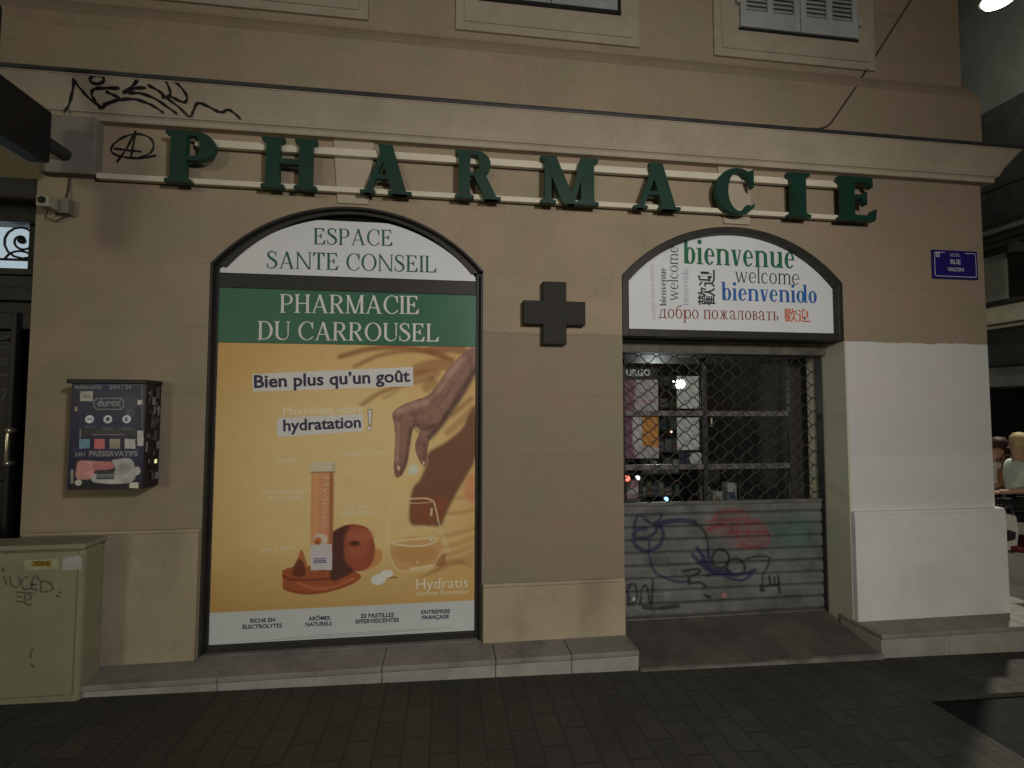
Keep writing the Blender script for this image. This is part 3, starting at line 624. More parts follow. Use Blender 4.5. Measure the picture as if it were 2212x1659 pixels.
# ---- show window: frame, arch frame and transom
sw = MB(); o = OPEN[0]
A = arch_pts(o, .002, 40); B = [(o[3] + (x - o[3]) * .9545, z) for x, z in arch_pts(o, .034, 40)]
def arch_band(mb, A, B, y0, y1):
    n = len(A); vs = [(x, y0, z) for x, z in A] + [(x, y0, z) for x, z in B] + [(x, y1, z) for x, z in A] + [(x, y1, z) for x, z in B]; f = []
    for i in range(n - 1): f += [(i, i + 1, n + i + 1, n + i), (2 * n + i, 3 * n + i, 3 * n + i + 1, 2 * n + i + 1), (n + i, n + i + 1, 3 * n + i + 1, 3 * n + i), (i, 2 * n + i, 2 * n + i + 1, i + 1)]
    mb.add(vs, f)
arch_band(sw, A, B, .035, .12)
A2 = arch_pts(o, .001, 40); B2 = arch_pts(o, .014, 40); arch_band(sw, A2, B2, -.004, .036)
sw.box(-1.3195, -1.306, -.004, .036, .14, 2.302); sw.box(.205, .2185, -.004, .036, .14, 2.302)
sw.box(-1.318, -1.288, .036, .12, .14, 2.31); sw.box(.180, .217, .036, .12, .14, 2.31); sw.box(-1.288, .180, .038, .12, 2.178, 2.262); sw.box(-1.288, .180, .038, .12, .14, .178)
swo = sw.build('show_window', DARKF, bd, .003)
mb = MB(); mb.box(-1.29, .19, .085, .10, .17, 2.19); mb.prism([(x, z - .01) for x, z in A][2:-2], .085, .10); mb.build('glass', mat('dark_glass', (.012, .013, .013), .08, .2, 4), swo)
# ---- entrance arch: frame of the fanlight
sw = MB(); o = OPEN[1]
A = arch_pts(o, .002, 40); B = []
for x, z in A:
    d = Vector((x - 1.859, z - 1.689)); q = 1.859 + d.x * .9455; B.append((q, max(1.689 + math.sqrt(max(.943 ** 2 - (q - 1.859) ** 2, 0)), 2.291)))
arch_band(sw, A, B, -.004, .12)
sw.box(1.090, 1.134, -.003, .12, 1.942, 2.33); sw.box(2.578, 2.613, -.003, .12, 1.942, 2.33); sw.box(1.134, 2.578, -.001, .12, 1.942, 1.99)
fan = sw.build('fanlight_frame', DARKF, bd, .004)
# ---- first-floor windows: surround, shutters
def upper_window(x0, x1, zb, sh, z_sh, kind):
    mb = MB(); zt = 6.1; wd = .052
    mb.box(x0, x1, .034, .06, zb, zt)
    s = mb.build('window', SURR, bd, .004); mb = MB()
    a, b = x0 + wd, x1 - wd; mb.box(a, b, .026, .05, zb + wd, zt); mb.build('window_surround', SURR, s, .004)
    if not sh: return
    xa, xb = sh; n = 2; wl = (xb - xa) / n
    mb = MB(); mb.box(xa - .022, xb + .022, .012, .03, z_sh - .022, z_sh - .002) if kind == 'plain' else mb.box(xa - .004, xb + .006, .016, .03, z_sh - .014, z_sh - .002)
    if kind == 'plain': mb.box(xb + .002, xb + .02, .012, .03, z_sh, 5.95)
    mb.build('window_sill', BLACK, s)
    for i in range(n):
        u0, u1 = xa + i * wl + .003, xa + (i + 1) * wl - .003; mb = MB()
        if kind == 'plain': mb.box(u0, u1, .008, .03, z_sh, 5.9); mb.box(u0 + .05, u1 - .05, .004, .03, z_sh + .05, 5.85)
        else:
            st = .042; mid = (u0 + u1) / 2
            for p, q in ((u0, u0 + st), (mid - st / 2, mid + st / 2), (u1 - st, u1)): mb.box(p, q, .004, .03, z_sh, 5.9)
            mb.box(u0 + st, mid - st / 2, .005, .03, z_sh, z_sh + .115); mb.box(mid + st / 2, u1 - st, .005, .03, z_sh, z_sh + .115); mb.box(u0 + st, mid - st / 2, .0255, .029, z_sh + .115, 5.89); mb.box(mid + st / 2, u1 - st, .0255, .029, z_sh + .115, 5.89)
            for p, q in ((u0 + st, mid - st / 2), (mid + st / 2, u1 - st)):
                for k in range(44):
                    z = z_sh + .118 + k * .031; mb.add([(p, .006, z), (q, .006, z), (q, .024, z + .026), (p, .024, z + .026), (p, .006, z + .005), (q, .006, z + .005)], [(0, 1, 2, 3), (0, 1, 5, 4)])
        mb.build('shutter', SHUTB if kind == 'plain' else SHUTG, s, .002, 1)
upper_window(-1.95, -.486, 3.85, None, 0, ''); upper_window(.043, 1.238, 3.848, (.205, 1.085), 4.06, 'plain'); upper_window(1.758, 2.955, 3.846, (1.93, 2.808), 4.042, 'louvre')
# hinges of the louvred shutters
for x, z in ((1.918, 4.2), (2.816, 4.13)): mb = MB(); mb.box(x - .012, x + .012, .0, .03, z, z + .06); mb.build('shutter_hinge', SHUTG, bd)
# ---- the house door at the far left
dr = MB(); dr.box(-3.6, -2.2, .42, .5, -.1, 2.1); 
for z0, z1, y in ((2.29, 2.33, .36), (2.21, 2.29, .38), (2.13, 2.21, .34), (2.06, 2.13, .385), (1.96, 2.06, .36)): dr.box(-3.6, -2.2, y, .5, z0, z1)
dr.box(-3.6, -2.2, .36, .5, 2.615, 2.76); dr.box(-2.56, -2.53, .33, .5, -.1, 2.06); dr.box(-3.6, -2.2, .4, .5, 2.3, 2.34)
dro = dr.build('house_door', DOORM, bd, .004)
mb = MB(); mb.box(-3.5, -2.56, .395, .42, 1.05, 1.9); mb.box(-3.5, -2.56, .395, .42, .2, .95); mb.box(-2.5, -2.26, .395, .42, .2, 1.9); mb.build('door_panel', DOORM, dro, .01)
mb = MB(); mb.box(-3.6, -2.2, .478, .482, 2.33, 2.62); mb.build('fanlight', emit('hall_light', (.60, .74, .82), .62), dro)
mb = MB()
def spiral(cx, cz, r0_, r1, a0, a1, n=26): return [(cx + (r0_ + (r1 - r0_) * i / n) * math.cos(R(a0 + (a1 - a0) * i / n)), .43, cz + (r0_ + (r1 - r0_) * i / n) * math.sin(R(a0 + (a1 - a0) * i / n))) for i in range(n + 1)]
for cx, sg in ((-2.60, 1), (-3.05, -1)):
    mb.tube(spiral(cx, 2.52, .012, .115, 0, 660 * sg), .007, 6)
    mb.tube(spiral(cx - .02, 2.36, .11, .08, 20, 150), .007, 6); mb.tube(spiral(cx + .12, 2.36, .06, .05, 30, 200), .007, 6)
mb.lathe((-2.60, .43, 2.52), [(0, -.012), (.02, -.01), (.02, .01), (0, .012)], 10, axis='y')
mb.box(-2.555, -2.525, .42, .45, 2.33, 2.62); mb.tube([(-3.6, .43, 2.40), (-2.2, .43, 2.40)], .008, 6)
mb.build('fanlight_grille', IRON, dro)
mb = MB(); hx = -2.525; mb.tube([(hx, .31, 1.16), (hx, .30, 1.19), (hx, .30, 1.33), (hx, .31, 1.36)], .011, 8)
for z in (1.165, 1.355): mb.lathe((hx, .32, z), [(.0, -.03), (.018, -.025), (.02, 0), (.012, .02), (.012, .03)], 10, axis='y')
mb.build('handle', BRASS, dro)
mb = MB()                                              # scratched tag on the door leaf
for st in ([(-2.66, 1.9), (-2.60, 1.93), (-2.61, 1.86), (-2.66, 1.85)], [(-2.67, 1.80), (-2.60, 1.74)], [(-2.67, 1.74), (-2.60, 1.80)], [(-2.67, 1.69), (-2.60, 1.68), (-2.62, 1.63)], [(-2.67, 1.58), (-2.61, 1.6), (-2.64, 1.53)]):
    q = ribbon2([(a, b, .008) for a, b in st]); mb.add([(a, .393, b) for a, b in q], [list(range(len(q)))])
mb.build('graffiti', mat('chalky_ink', (.12, .12, .12), .8), dro)
# ---- marker tags on the render
def slope_at(p):
    y = -.1
    for _ in range(6):
        q = at(*p, y); t = min(max((q.z - 3.108) / .135, 0), 1); y = -.074 - .076 * t ** 1.25
    return at(*p, y)
def graffiti(mb, strokes, zf, wd, surf, off=.003, wig=.25):
    for st in strokes:
        P = [surf(zf(p)) for p in st]; P = [Vector(p) for p in spline([tuple(p) for p in P], 6)]; n = len(P); L = []
        for i, p in enumerate(P):
            d = (P[min(i + 1, n - 1)] - P[max(i - 1, 0)]); d.y = 0
            if d.length < 1e-6: d = Vector((1, 0, 0))
            d.normalize(); nn = Vector((-d.z, 0, d.x)) * wd / 2 * (1 + wig * math.sin(i * .9)); L.append((p, nn))
        k = len(mb.v) % 5 * .0002; a = [surf_fix(p + nn, off + k) for p, nn in L]; b = [surf_fix(p - nn, off + k) for p, nn in L]
        mb.add(a + b, [(i, i + 1, n + i + 1, n + i) for i in range(n - 1)])
def surf_fix(p, off):
    q = Vector(p)
    if q.y < -.06 and q.z > 3.1: t = min(max((q.z - 3.108) / .135, 0), 1); q.y = -.074 - .076 * t ** 1.25
    q.y -= off; return q
ell = lambda cx, cy, rx, ry, a0=0, a1=360, n=14: [(cx + rx * math.cos(R(a0 + (a1 - a0) * i / n)), cy + ry * math.sin(R(a0 + (a1 - a0) * i / n))) for i in range(n + 1)]
mb = MB()
graffiti(mb, [[(403, 697), (435, 640), (455, 560), (462, 495)], [(455, 490), (500, 550), (560, 615), (632, 668)], ell(606, 497, 44, 27), [(745, 550), (650, 550), (590, 556), (572, 585), (592, 625), (625, 678)],
    [(625, 680), (680, 645), (745, 615), (700, 590), (660, 570)], [(640, 655), (740, 625), (830, 618), (910, 640), (970, 670), (1022, 706)], [(860, 498), (815, 548), (765, 580)], [(765, 580), (840, 552), (910, 548)],
    [(800, 580), (870, 582), (960, 612), (1050, 672), (1105, 712)], [(920, 530), (980, 562), (1030, 600)], [(1028, 488), (1050, 540), (1062, 585), (1040, 606), (1008, 606)], [(1022, 490), (1075, 500), (1130, 548), (1165, 605), (1150, 638), (1095, 618), (1058, 598)],
    [(1040, 612), (1110, 664), (1180, 726), (1205, 690), (1230, 645), (1280, 656), (1345, 690), (1385, 700), (1420, 685), (1455, 702), (1500, 743)]], Z1, .0125, slope_at)
mb.build('graffiti', TAG, bd, norm=False); mb = MB()
graffiti(mb, [[(975, 968), (880, 985), (770, 978), (700, 950), (705, 905), (770, 855), (860, 835), (935, 860), (957, 912), (930, 958), (860, 985)], [(728, 1012), (790, 925), (846, 815)], [(846, 815), (832, 900), (815, 985)], [(712, 925), (790, 935), (885, 945)]],
    Z1, .0115, lambda p: at(*p, 0))
mb.build('graffiti', TAG, bd, norm=False)

# ================================================================== ENTRANCE: roller shutter, glazed doors, what stands inside
mb = MB(); mb.box(1.092, 2.612, .16, .9, 1.86, 1.943); mb.box(1.092, 2.612, .125, .16, 1.925, 1.943); rs = mb.build('roller_shutter', mat('shutter_housing', (.115, .108, .09), .55, .35, 9, dirt=.7), bd, .003)
SY = .235
def slat_y(X, Z): return SY + .013 * ((1 + np.cos((Z - .118) / .083 * 2 * np.pi)) / 2) ** 7
pr = Print(1.09, 2.603, .112, .846, 470, (.15, .155, .15))
pr.c *= (1 + pr.noise(.35, 60))[..., None]
sp = lambda p: (lambda q: (q.x, q.z))(at(*ZS(p), SY))
DK = (.035, .03, .085); BKP = (.02, .02, .028)
band = (np.cos((pr.Z - .118) / .083 * 2 * np.pi) > .93).astype(float); pr.lay(band, (.045, .045, .04), .75, .004)      # dark band along each groove
pr.poly([sp(p) for p in [(930, 150), (1060, 120), (1180, 140), (1210, 210), (1320, 230), (1400, 340), (1380, 420), (1260, 470), (1120, 440), (1010, 360), (850, 320), (830, 270), (900, 230)]], (.24, .06, .07), .30, .03)
for st in ([(840, 230), (1000, 215), (1300, 215)], [(1020, 325), (1200, 320), (1390, 330)], [(860, 300), (960, 250), (1080, 300), (1040, 330)], [(1180, 240), (1320, 250), (1380, 340)], [(1050, 430), (1200, 450), (1300, 440)], [(905, 215), (960, 150), (1060, 128), (1180, 145), (1205, 200)], [(1120, 250), (1110, 330), (1160, 420), (1250, 470)], [(1210, 240), (1200, 350), (1240, 400)], [(1290, 300), (1390, 345), (1375, 415), (1270, 465)], [(850, 320), (930, 280), (1020, 250)]): pr.stroke([sp(p) for p in st], .014, (.26, .03, .045), .6, .006)
pr.poly([sp(p) for p in [(1350, 220), (1700, 170), (1790, 230), (1760, 430), (1600, 470), (1450, 400)]], (.055, .14, .105), .55, .05)
for st, wd, c in [([(440, 255), (470, 330), (455, 400), (410, 455), (330, 485), (250, 460), (212, 400), (215, 330), (255, 298), (318, 292)], .020, DK), ([(216, 340), (222, 240), (250, 180), (285, 178), (325, 222), (385, 248), (440, 205), (460, 165)], .014, DK),
    ([(400, 258), (520, 228), (640, 220), (740, 236)], .026, DK), ([(740, 236), (800, 285), (842, 350), (858, 430), (855, 540)], .011, BKP), ([(352, 400), (345, 480), (355, 570), (380, 640), (420, 690), (520, 735), (620, 755), (700, 742)], .013, DK), ([(215, 375), (330, 370), (395, 325), (425, 265)], .018, DK),
    ([(725, 520), (790, 590), (850, 640), (905, 660)], .022, DK), ([(765, 460), (820, 540), (855, 610), (890, 655)], .022, DK), ([(860, 470), (870, 560), (880, 640)], .016, DK), ([(810, 580), (860, 625), (920, 665), (1040, 675)], .035, DK),
    ([sp_ for sp_ in ell(968, 555, 75, 80)], .014, BKP), ([p for p in ell(1100, 625, 80, 72)], .014, BKP), ([(1180, 560), (1280, 532), (1375, 536), (1400, 568), (1372, 630), (1340, 690), (1332, 760), (1325, 830)], .010, BKP),
    ([(850, 700), (950, 686), (1050, 692), (1150, 690), (1270, 652)], .020, DK), ([(1000, 708), (1100, 735), (1165, 738), (1245, 690)], .014, DK), ([(640, 662), (755, 642), (785, 668), (705, 718), (690, 768), (775, 758), (838, 792), (820, 815)], .013, BKP),
    ([(1320, 800), (1400, 790), (1485, 782)], .012, BKP), ([(1392, 710), (1402, 775)], .014, BKP), ([(1440, 715), (1436, 775)], .012, BKP), ([(1470, 705), (1482, 850)], .014, BKP), ([(1318, 825), (1345, 828)], .018, BKP),
    ([(168, 960), (165, 870), (172, 785)], .012, BKP), ([(165, 780), (215, 778), (242, 850), (225, 920), (190, 955)], .012, BKP), ([(268, 955), (278, 830), (310, 785), (338, 840), (352, 945)], .012, BKP), ([(378, 740), (374, 850), (368, 960)], .013, BKP),
    ([(295, 975), (420, 985), (600, 965)], .02, BKP), ([(830, 872), (875, 890)], .016, BKP)]:
    pr.stroke([sp(p) for p in st], wd * 1.3, c, .9, .0035)
pr.ell(sp((1000, 872)), .018, .016, (.55, .22, .25), .9, .005); pr.ell(sp((212, 905)), .008, .014, (.7, .7, .68), 1, .003)
pr.lay((pr.Z < .15).astype(float), (.13, .125, .11), .6, .01)
pr.c *= (1 + pr.noise(.55, 30))[..., None]
for k in range(110): pr.ell((1.1 + 1.5 * rng.rand(), .115 + .73 * rng.rand() ** 1.6), .002 + .008 * rng.rand(), .002 + .005 * rng.rand(), (.05, .05, .045) if k % 3 else (.4, .4, .38), .6, .003)
pr.build('slat_curtain', vcol('painted_slats', .5, .4), rs, 0, slat_y)
mb = MB(); mb.box(1.09, 2.603, SY - .012, SY + .02, .846, .868); mb.box(1.09, 2.603, SY - .014, SY + .02, .100, .118); mb.build('bottom_bar', GALV, rs, .003)
mb = MB()                                                     # grille of wavy rods
per, hz, r = .1275, .0465, .0036; nr = int((1.86 - .868) / hz) + 1
for j in range(nr):
    zc = .868 + hz * (j + .5); pts = []
    for i in range(int((2.603 - 1.095) / per * 12) + 1):
        x = 1.095 + i * per / 12; q = 2 * math.pi * (x - 1.095) / per; sg = 1 if j % 2 else -1
        pts.append((x, SY + .003 * sg, min(zc + sg * (hz / 2) * math.copysign(abs(math.cos(q)) ** .8, math.cos(q)), 1.859)))
    mb.tube(pts, r, 5)
mb.build('grille', WIRE, rs)
mb = MB(); mb.box(2.606, 2.6135, SY - .03, SY + .03, .10, 1.86); mb.build('guide_rail', ZINC, rs); mb = MB(); mb.box(1.0895, 1.094, SY - .03, SY + .03, .10, 1.86); mb.build('guide_rail', ZINC, rs)
# glazed doors behind the shutter
DY = .46; mb = MB(); e = lambda x, y: at(*ZE((x, y)), DY)
for u0, u1 in ((100, 130), (850, 888), (1650, 1745)): mb.box(e(u0, 0).x, e(u1, 0).x, DY - .02, DY + .02, .12, 1.99)
gd = mb.build('glazed_door', DOORV, bd, .003); mb = MB()
for v0, v1 in ((632, 682), (1140, 1190)): mb.box(e(130, 0).x, e(850, 0).x, DY - .016, DY + .016, e(0, v1).z, e(0, v0).z); mb.box(e(889, 0).x, e(1649, 0).x, DY - .014, DY + .016, e(0, v1 + 3).z, e(0, v0 + 3).z)
mb.build('door_rail', DOORAL, gd, .003)
mb = MB(); mb.box(e(130, 0).x, e(850, 0).x, DY - .003, DY + .003, .13, 1.98); mb.box(e(889, 0).x, e(1649, 0).x, DY - .003, DY + .003, .13, 1.98); mb.build('pane', GLASSM, gd)
mb = MB(); mb.tube([(e(905, 0).x, DY - .05, e(0, 700).z), (e(905, 0).x, DY - .05, e(0, 780).z)], .008, 8); mb.build('handle', BRASS, gd)
# the shop inside: floor, walls, ceiling as one shell
mb = MB(); X0, X1, Y1, Z0, Z1_ = -1.6, 3.4, 4.2, .126, 2.72
mb.add([(X0, .365, Z0), (X1, .365, Z0), (X1, Y1, Z0), (X0, Y1, Z0), (X0, .365, Z1_), (X1, .365, Z1_), (X1, Y1, Z1_), (X0, Y1, Z1_)], [(0, 1, 2, 3), (4, 7, 6, 5), (3, 2, 6, 7), (0, 3, 7, 4), (1, 5, 6, 2)])
mb.build('shop_room', INT, bd, norm=False)
mb = MB(); xp = at(*ZE((1752, 0)), .5).x; mb.box(xp, 2.75, .5, .62, .126, 1.96); mb.build('partition', INTL, bd, .003)
mb = MB(); mb.box(.95, 2.75, .37, .6, 1.985, 2.1); mb.build('door_lintel', INT, bd)

# ================================================================== SIGNS
bold = Serif(T=.25, t=.085, S=.085, h=.06, br=.05)
boldE = Serif(T=.25, t=.10, S=.07, h=.075, br=.06)
sg = thing('shop_sign', 'long sign of nine green relief letters reading PHARMACIE on cream rails', 'shop sign', (.6, 0, 2.72))
mb = MB(); mb.box(-1.894, 2.60, -.05, -.018, 2.737, 2.768); mb.build('rail', RAIL, sg, .003)
mb = MB(); mb.box(-1.40, 2.60, -.05, -.018, 2.953, 2.996); mb.build('rail', RAIL, sg, .003)
for ch, x0, x1 in (('P', -1.527, -1.272), ('H', -1.03, -.732), ('A', -.494, -.204), ('R', .044, .314), ('M', .553, .912), ('A', 1.136, 1.436), ('C', 1.672, 1.936), ('I', 2.166, 2.323), ('E', 2.527, 2.797)):
    g_, adv = boldE.glyph(ch) if ch == 'E' else bold.glyph(ch); lo = min(p[0] for q in g_ for p in q); hi = max(p[0] for q in g_ for p in q); k = (x1 - x0) / (hi - lo)
    mb = MB()
    for i, q in enumerate(g_): mb.prism([(x0 + (p[0] - lo) * k, 2.720 + p[1] * .288) for p in q], -.1 - .0004 * (i % 8), -.062 + .0003 * (i % 8), 0, 1)
    lx = (x0 + x1) / 2
    if ch in 'IEPR':
      lx = x0 + (.3 if ch != 'C' else .12) * (x1 - x0)
      for zz in (2.752, 2.975): mb.box(lx - .012, lx + .012, -.063, -.049, zz - .01, zz + .01, 1)
    mb.build('letter', [GREEN, GREEN2], sg, norm=False)
# ---- arched panel over the show window
roman = Serif(T=.125, t=.05, S=.07, h=.03); romanb = Serif(T=.20, t=.05, S=.07, h=.035); romanl = Serif(T=.105, t=.04, S=.065, h=.03)
a1 = thing('arched_sign', 'white arched panel reading ESPACE SANTE CONSEIL above the green name board', 'sign', (-.55, .05, 2.27))
mb = MB(); P = [(-1.288, 2.266), (.176, 2.266)] + [(x, z) for x, z in reversed([(-.555 + q, min(1.648 + math.sqrt(max(.972 ** 2 - q * q, 0)), 2.600)) for q in np.linspace(-.733, .731, 40)])]
mb.prism(P, .046, .058); mb.build('panel', WHITEP, a1)
mb = MB()
for s, l, r_ in (('ESPACE', (677, 528.0), (849, 531.5)), ('SANTE CONSEIL', (575, 579.5), (944, 589))): serif_text(mb, s, at(*l, .046), at(*r_, .046), roman, aspect=.94, track=.045); mb.build('lettering', INKG, a1, norm=False); mb = MB()
# ---- green name board
a2 = thing('name_board', 'green board reading PHARMACIE DU CARROUSEL in white serif capitals', 'name board', (-.55, .05, 1.86))
mb = MB(); mb.box(-1.289, .181, .044, .058, 1.864, 2.178); mb.build('panel', PGREEN, a2)
mb = MB()
for s, l, r_ in (('PHARMACIE', (604, 675.5), (906, 678.5)), ('DU CARROUSEL', (556, 733.5), (949, 738))): serif_text(mb, s, at(*l, .044), at(*r_, .044), roman, track=.045, aspect=.92); mb.build('lettering', INKW, a2, norm=False); mb = MB()
# ---- arched panel over the entrance
a3 = thing('arched_sign', 'white arched panel of welcome words in many languages over the shuttered entrance', 'sign', (1.86, .05, 1.99))
mb = MB(); P = [(1.1335, 1.990), (2.5795, 1.990)] + [(x, z) for x, z in reversed([(1.859 + q, 1.689 + math.sqrt(max(.942 ** 2 - q * q, 0))) for q in np.linspace(-.7255, .7205, 40)])]
mb.prism(P, .046, .058); mb.build('panel', WHITEP, a3)
def words(s, l, r_, st, ink, kind='serif', asp=1.0, bold_=0):
    mb = MB(); L, R_ = at(*ZB(l), .046), at(*ZB(r_), .046)
    (serif_text(mb, s, L, R_, st, aspect=asp, track=.035) if kind == 'serif' else sans(mb, s, L, R_, bold_, aspect=asp)); return mb.build('lettering', ink, a3, norm=False)
words('bienvenue', (592, 338), (1672, 388), romanb, INKG2, asp=1.12)
words('welcome', (1090, 520), (1718, 545), romanl, INKK)
words('bienvenido', (962, 692), (1888, 722), romanb, INKB, asp=1.02)
words('добро пожаловать', (352, 866), (1515, 890), roman, INKM, asp=1.0)
words('歡迎', (1566, 890), (1820, 896), None, INKR, 'sans', 1.0, .012)
words('歡迎', (884, 748), (882, 396), None, INKK, 'sans', 1.05, .012)
words('welcome', (540, 702), (538, 172), romanl, INKK, asp=.92)
words('bienvenue', (425, 748), (420, 380), romanb, INKK, asp=.95)
words('bienvenido', (640, 742), (636, 388), roman, INKL, asp=1.0)
words('добро пожаловать', (322, 885), (300, 335), roman, INKP, asp=.8)
# ---- unlit cross between the openings
cr = thing('cross_sign', 'dark unlit pharmacy cross fixed flat on the middle pier', 'cross sign', (.646, 0, 1.875))
def cross_poly(cx, cz, a, b): return [(cx - b, cz - a), (cx + b, cz - a), (cx + b, cz - b), (cx + a, cz - b), (cx + a, cz + b), (cx + b, cz + b), (cx + b, cz + a), (cx - b, cz + a), (cx - b, cz + b), (cx - a, cz + b), (cx - a, cz - b), (cx - b, cz - b)]
mb = MB(); mb.prism(cross_poly(.647, 2.065, .1905, .0725), -.055, -.004); mb.build('casing', CROSSK, cr, .004)
mb = MB(); mb.prism(cross_poly(.647, 2.065, .1835, .0655), -.0575, -.05)
c0 = cross_poly(.647, 2.065, .178, .06)
for i in range(33):
    for j in range(33):
        x, z = .647 + (i - 16) * .011, 2.065 + (j - 16) * .011
        if abs(x - .647) < .062 or abs(z - 2.065) < .062: mb.box(x - .003, x + .003, -.0595, -.057, z - .003, z + .003)
mb.build('led_panel', LEDOFF, cr, norm=False)
# ---- street plate
pl = thing('street_plate', 'small blue enamel street plate with white border near the corner', 'street sign', (3.466, 0, 2.382))
mb = MB(); mb.box(3.29, 3.645, -.012, -.002, 2.382, 2.581); mb.build('plate', BLUE, pl, .002)
mb = MB(); pz = lambda x, y: at(*ZP((x, y)), -.0123)
def bar(mb, x0, x1, z0, z1, y=-.0131): mb.add([(x0, y, z0), (x1, y, z0), (x1, y, z1), (x0, y, z1)], [(0, 1, 2, 3)])
x0, x1, z0, z1, t = 3.304, 3.631, 2.397, 2.566, .0045
bar(mb, x0 + .012, x1 - .012, z0, z0 + t); bar(mb, x0, x0 + t, z0 + .012, z1 - .012); bar(mb, x1 - t, x1, z0 + .012, z1 - .012); bar(mb, x0 + .012, x0 + .085, z1 - t, z1); bar(mb, x1 - .085, x1 - .012, z1 - t, z1)
for cx, cz, a in ((x0 + .012, z0 + .012, 180), (x1 - .012, z0 + .012, 270), (x1 - .012, z1 - .012, 0), (x0 + .012, z1 - .012, 90)):
    q = ring(cx, cz, .012, .012, t, t, a, a + 90, 5); mb.add([(p[0], -.0133, p[1]) for p in q], [list(range(len(q)))])
bar(mb, 3.427, 3.507, 2.5405, 2.544)
sq = (3.331, 2.547)                                       # the city's arms: a white square with a cross on it
for a, b in ((-1, -1), (-1, 1), (1, -1), (1, 1)): bar(mb, sq[0] + a * .009 - .0065, sq[0] + a * .009 + .0065, sq[1] + b * .009 - .0065, sq[1] + b * .009 + .0065)
mb.build('border', PLW, pl, norm=False)
mb = MB()
for s, u, v, wd, b in (('RUE', 3.468, 2.486, .079, .03), ('VACON', 3.466, 2.4365, .128, .03), ('1er Arr.', 3.468, 2.549, .074, .0)): sans(mb, s, (u - wd / 2, -.0125, v), (u + wd / 2, -.0125, v), b, aspect=1.0 if b else .9)
mb.build('lettering', PLW, pl, norm=False)

# ================================================================== POSTER
po = thing('poster', 'orange advertising poster with a hand dropping a tablet, under the green board', 'poster', (-.55, .05, .18))
PX0, PX1, PZ0, PZ1 = -1.287, .1815, .181, 1.8625
pr = Print(PX0, PX1, PZ0, PZ1, 430, (.86, .64, .29))
X, Z = pr.X, pr.Z
pw = lambda f: (lambda p: (lambda q: (q.x, q.z))(at(*f(p), .047)))
w5, wh, w4, w8 = pw(Z5), pw(ZH), pw(Z4), pw(zr(1300, 1974, 1400))
def wash(m, c): pr.c[:] = pr.c * (1 - m[..., None]) + np.array(c) * m[..., None]
cl = lambda a: np.clip(a, 0, 1)
wash(cl((np.hypot((X + .55) / .9, (Z - 1.05) / .85) - .5) / .65) * .85, (.70, .42, .14))
wash(cl(.72 - Z) / .4 * .55 * cl((.8 - X) / 1.2), (.46, .26, .075)); wash(cl((X + .15) / .4) * .35, (.74, .49, .20))
wash(np.exp(-(((X + .62) / .35) ** 2 + ((Z - 1.3) / .5) ** 2)) * .35, (.87, .68, .36))
BR = alb(120, 72, 42)
for st, wd, a in (([(60, 640), (250, 590), (480, 585), (640, 610), (760, 660)], .030, .6), ([(150, 700), (330, 625), (560, 605), (720, 650)], .022, .55), ([(620, 600), (740, 590), (830, 600)], .05, .55), ([(540, 720), (640, 690), (740, 690)], .07, .45),
    ([(200, 935), (330, 855), (520, 800), (640, 770)], .026, .5), ([(430, 790), (560, 745), (660, 740)], .05, .4), ([(330, 900), (420, 850)], .02, .3), ([(600, 830), (640, 800)], .06, .4), ([(760, 1000), (830, 940), (880, 900)], .03, .45), ([(730, 1110), (800, 1050), (890, 960)], .04, .35)):
    pr.stroke([w5(p) for p in st], wd, BR, min(1, a * 1.35), .014)
for y, a in ((400, .4), (545, .5), (740, .45), (840, .4), (920, .35), (1000, .35)):
    pr.stroke([wh(p) for p in ((1820, y + 30 * (y > 600)), (1980, y - 5), (2140, y - 30 - .08 * (y - 400)))], .017, BR, a, .012)
for k in range(5): pr.stroke([wh(p) for p in ((1560 + 60 * k, 1180 - 20 * k), (1800 + 30 * k, 1090 - 25 * k), (2130, 960 + 30 * k))], .012, BR, .3, .012)
pr.ell(wh((2110, 300)), .05, .09, alb(178, 112, 84), .7, .02)
SH = alb(94, 58, 45)
pr.poly([w5(p) for p in [(905, 935), (855, 1010), (820, 1085), (720, 1170), (612, 1232), (600, 1300), (560, 1400), (512, 1460), (497, 1550), (500, 1680), (620, 1690), (690, 1690), (720, 1620), (780, 1500), (850, 1380), (905, 1250)]], SH, .93, .010)
pr.poly([wh(p) for p in [(1515, 400), (1510, 560), (1560, 610), (1690, 670), (1745, 625), (1800, 610), (1838, 590), (1850, 500), (1900, 420), (1750, 380)]], alb(120, 70, 48), .8, .006)
SK, SKD, SKL = alb(124, 92, 80), alb(74, 54, 48), alb(168, 136, 118)
hand = [(868, 585), (905, 590), (905, 720), (850, 835), (795, 925), (740, 1000), (700, 1062), (660, 1110), (625, 1150), (606, 1225), (600, 1300), (584, 1325), (562, 1300), (534, 1235), (530, 1180), (548, 1128), (560, 1105), (535, 1075), (512, 1105), (494, 1195), (480, 1300), (440, 1380), (408, 1388), (396, 1330), (402, 1200), (402, 1080), (386, 1008), (402, 972), (460, 935), (540, 905), (605, 880), (665, 815), (725, 725), (800, 645)]
pr.poly([w5(p) for p in hand], SK, 1, .0025)
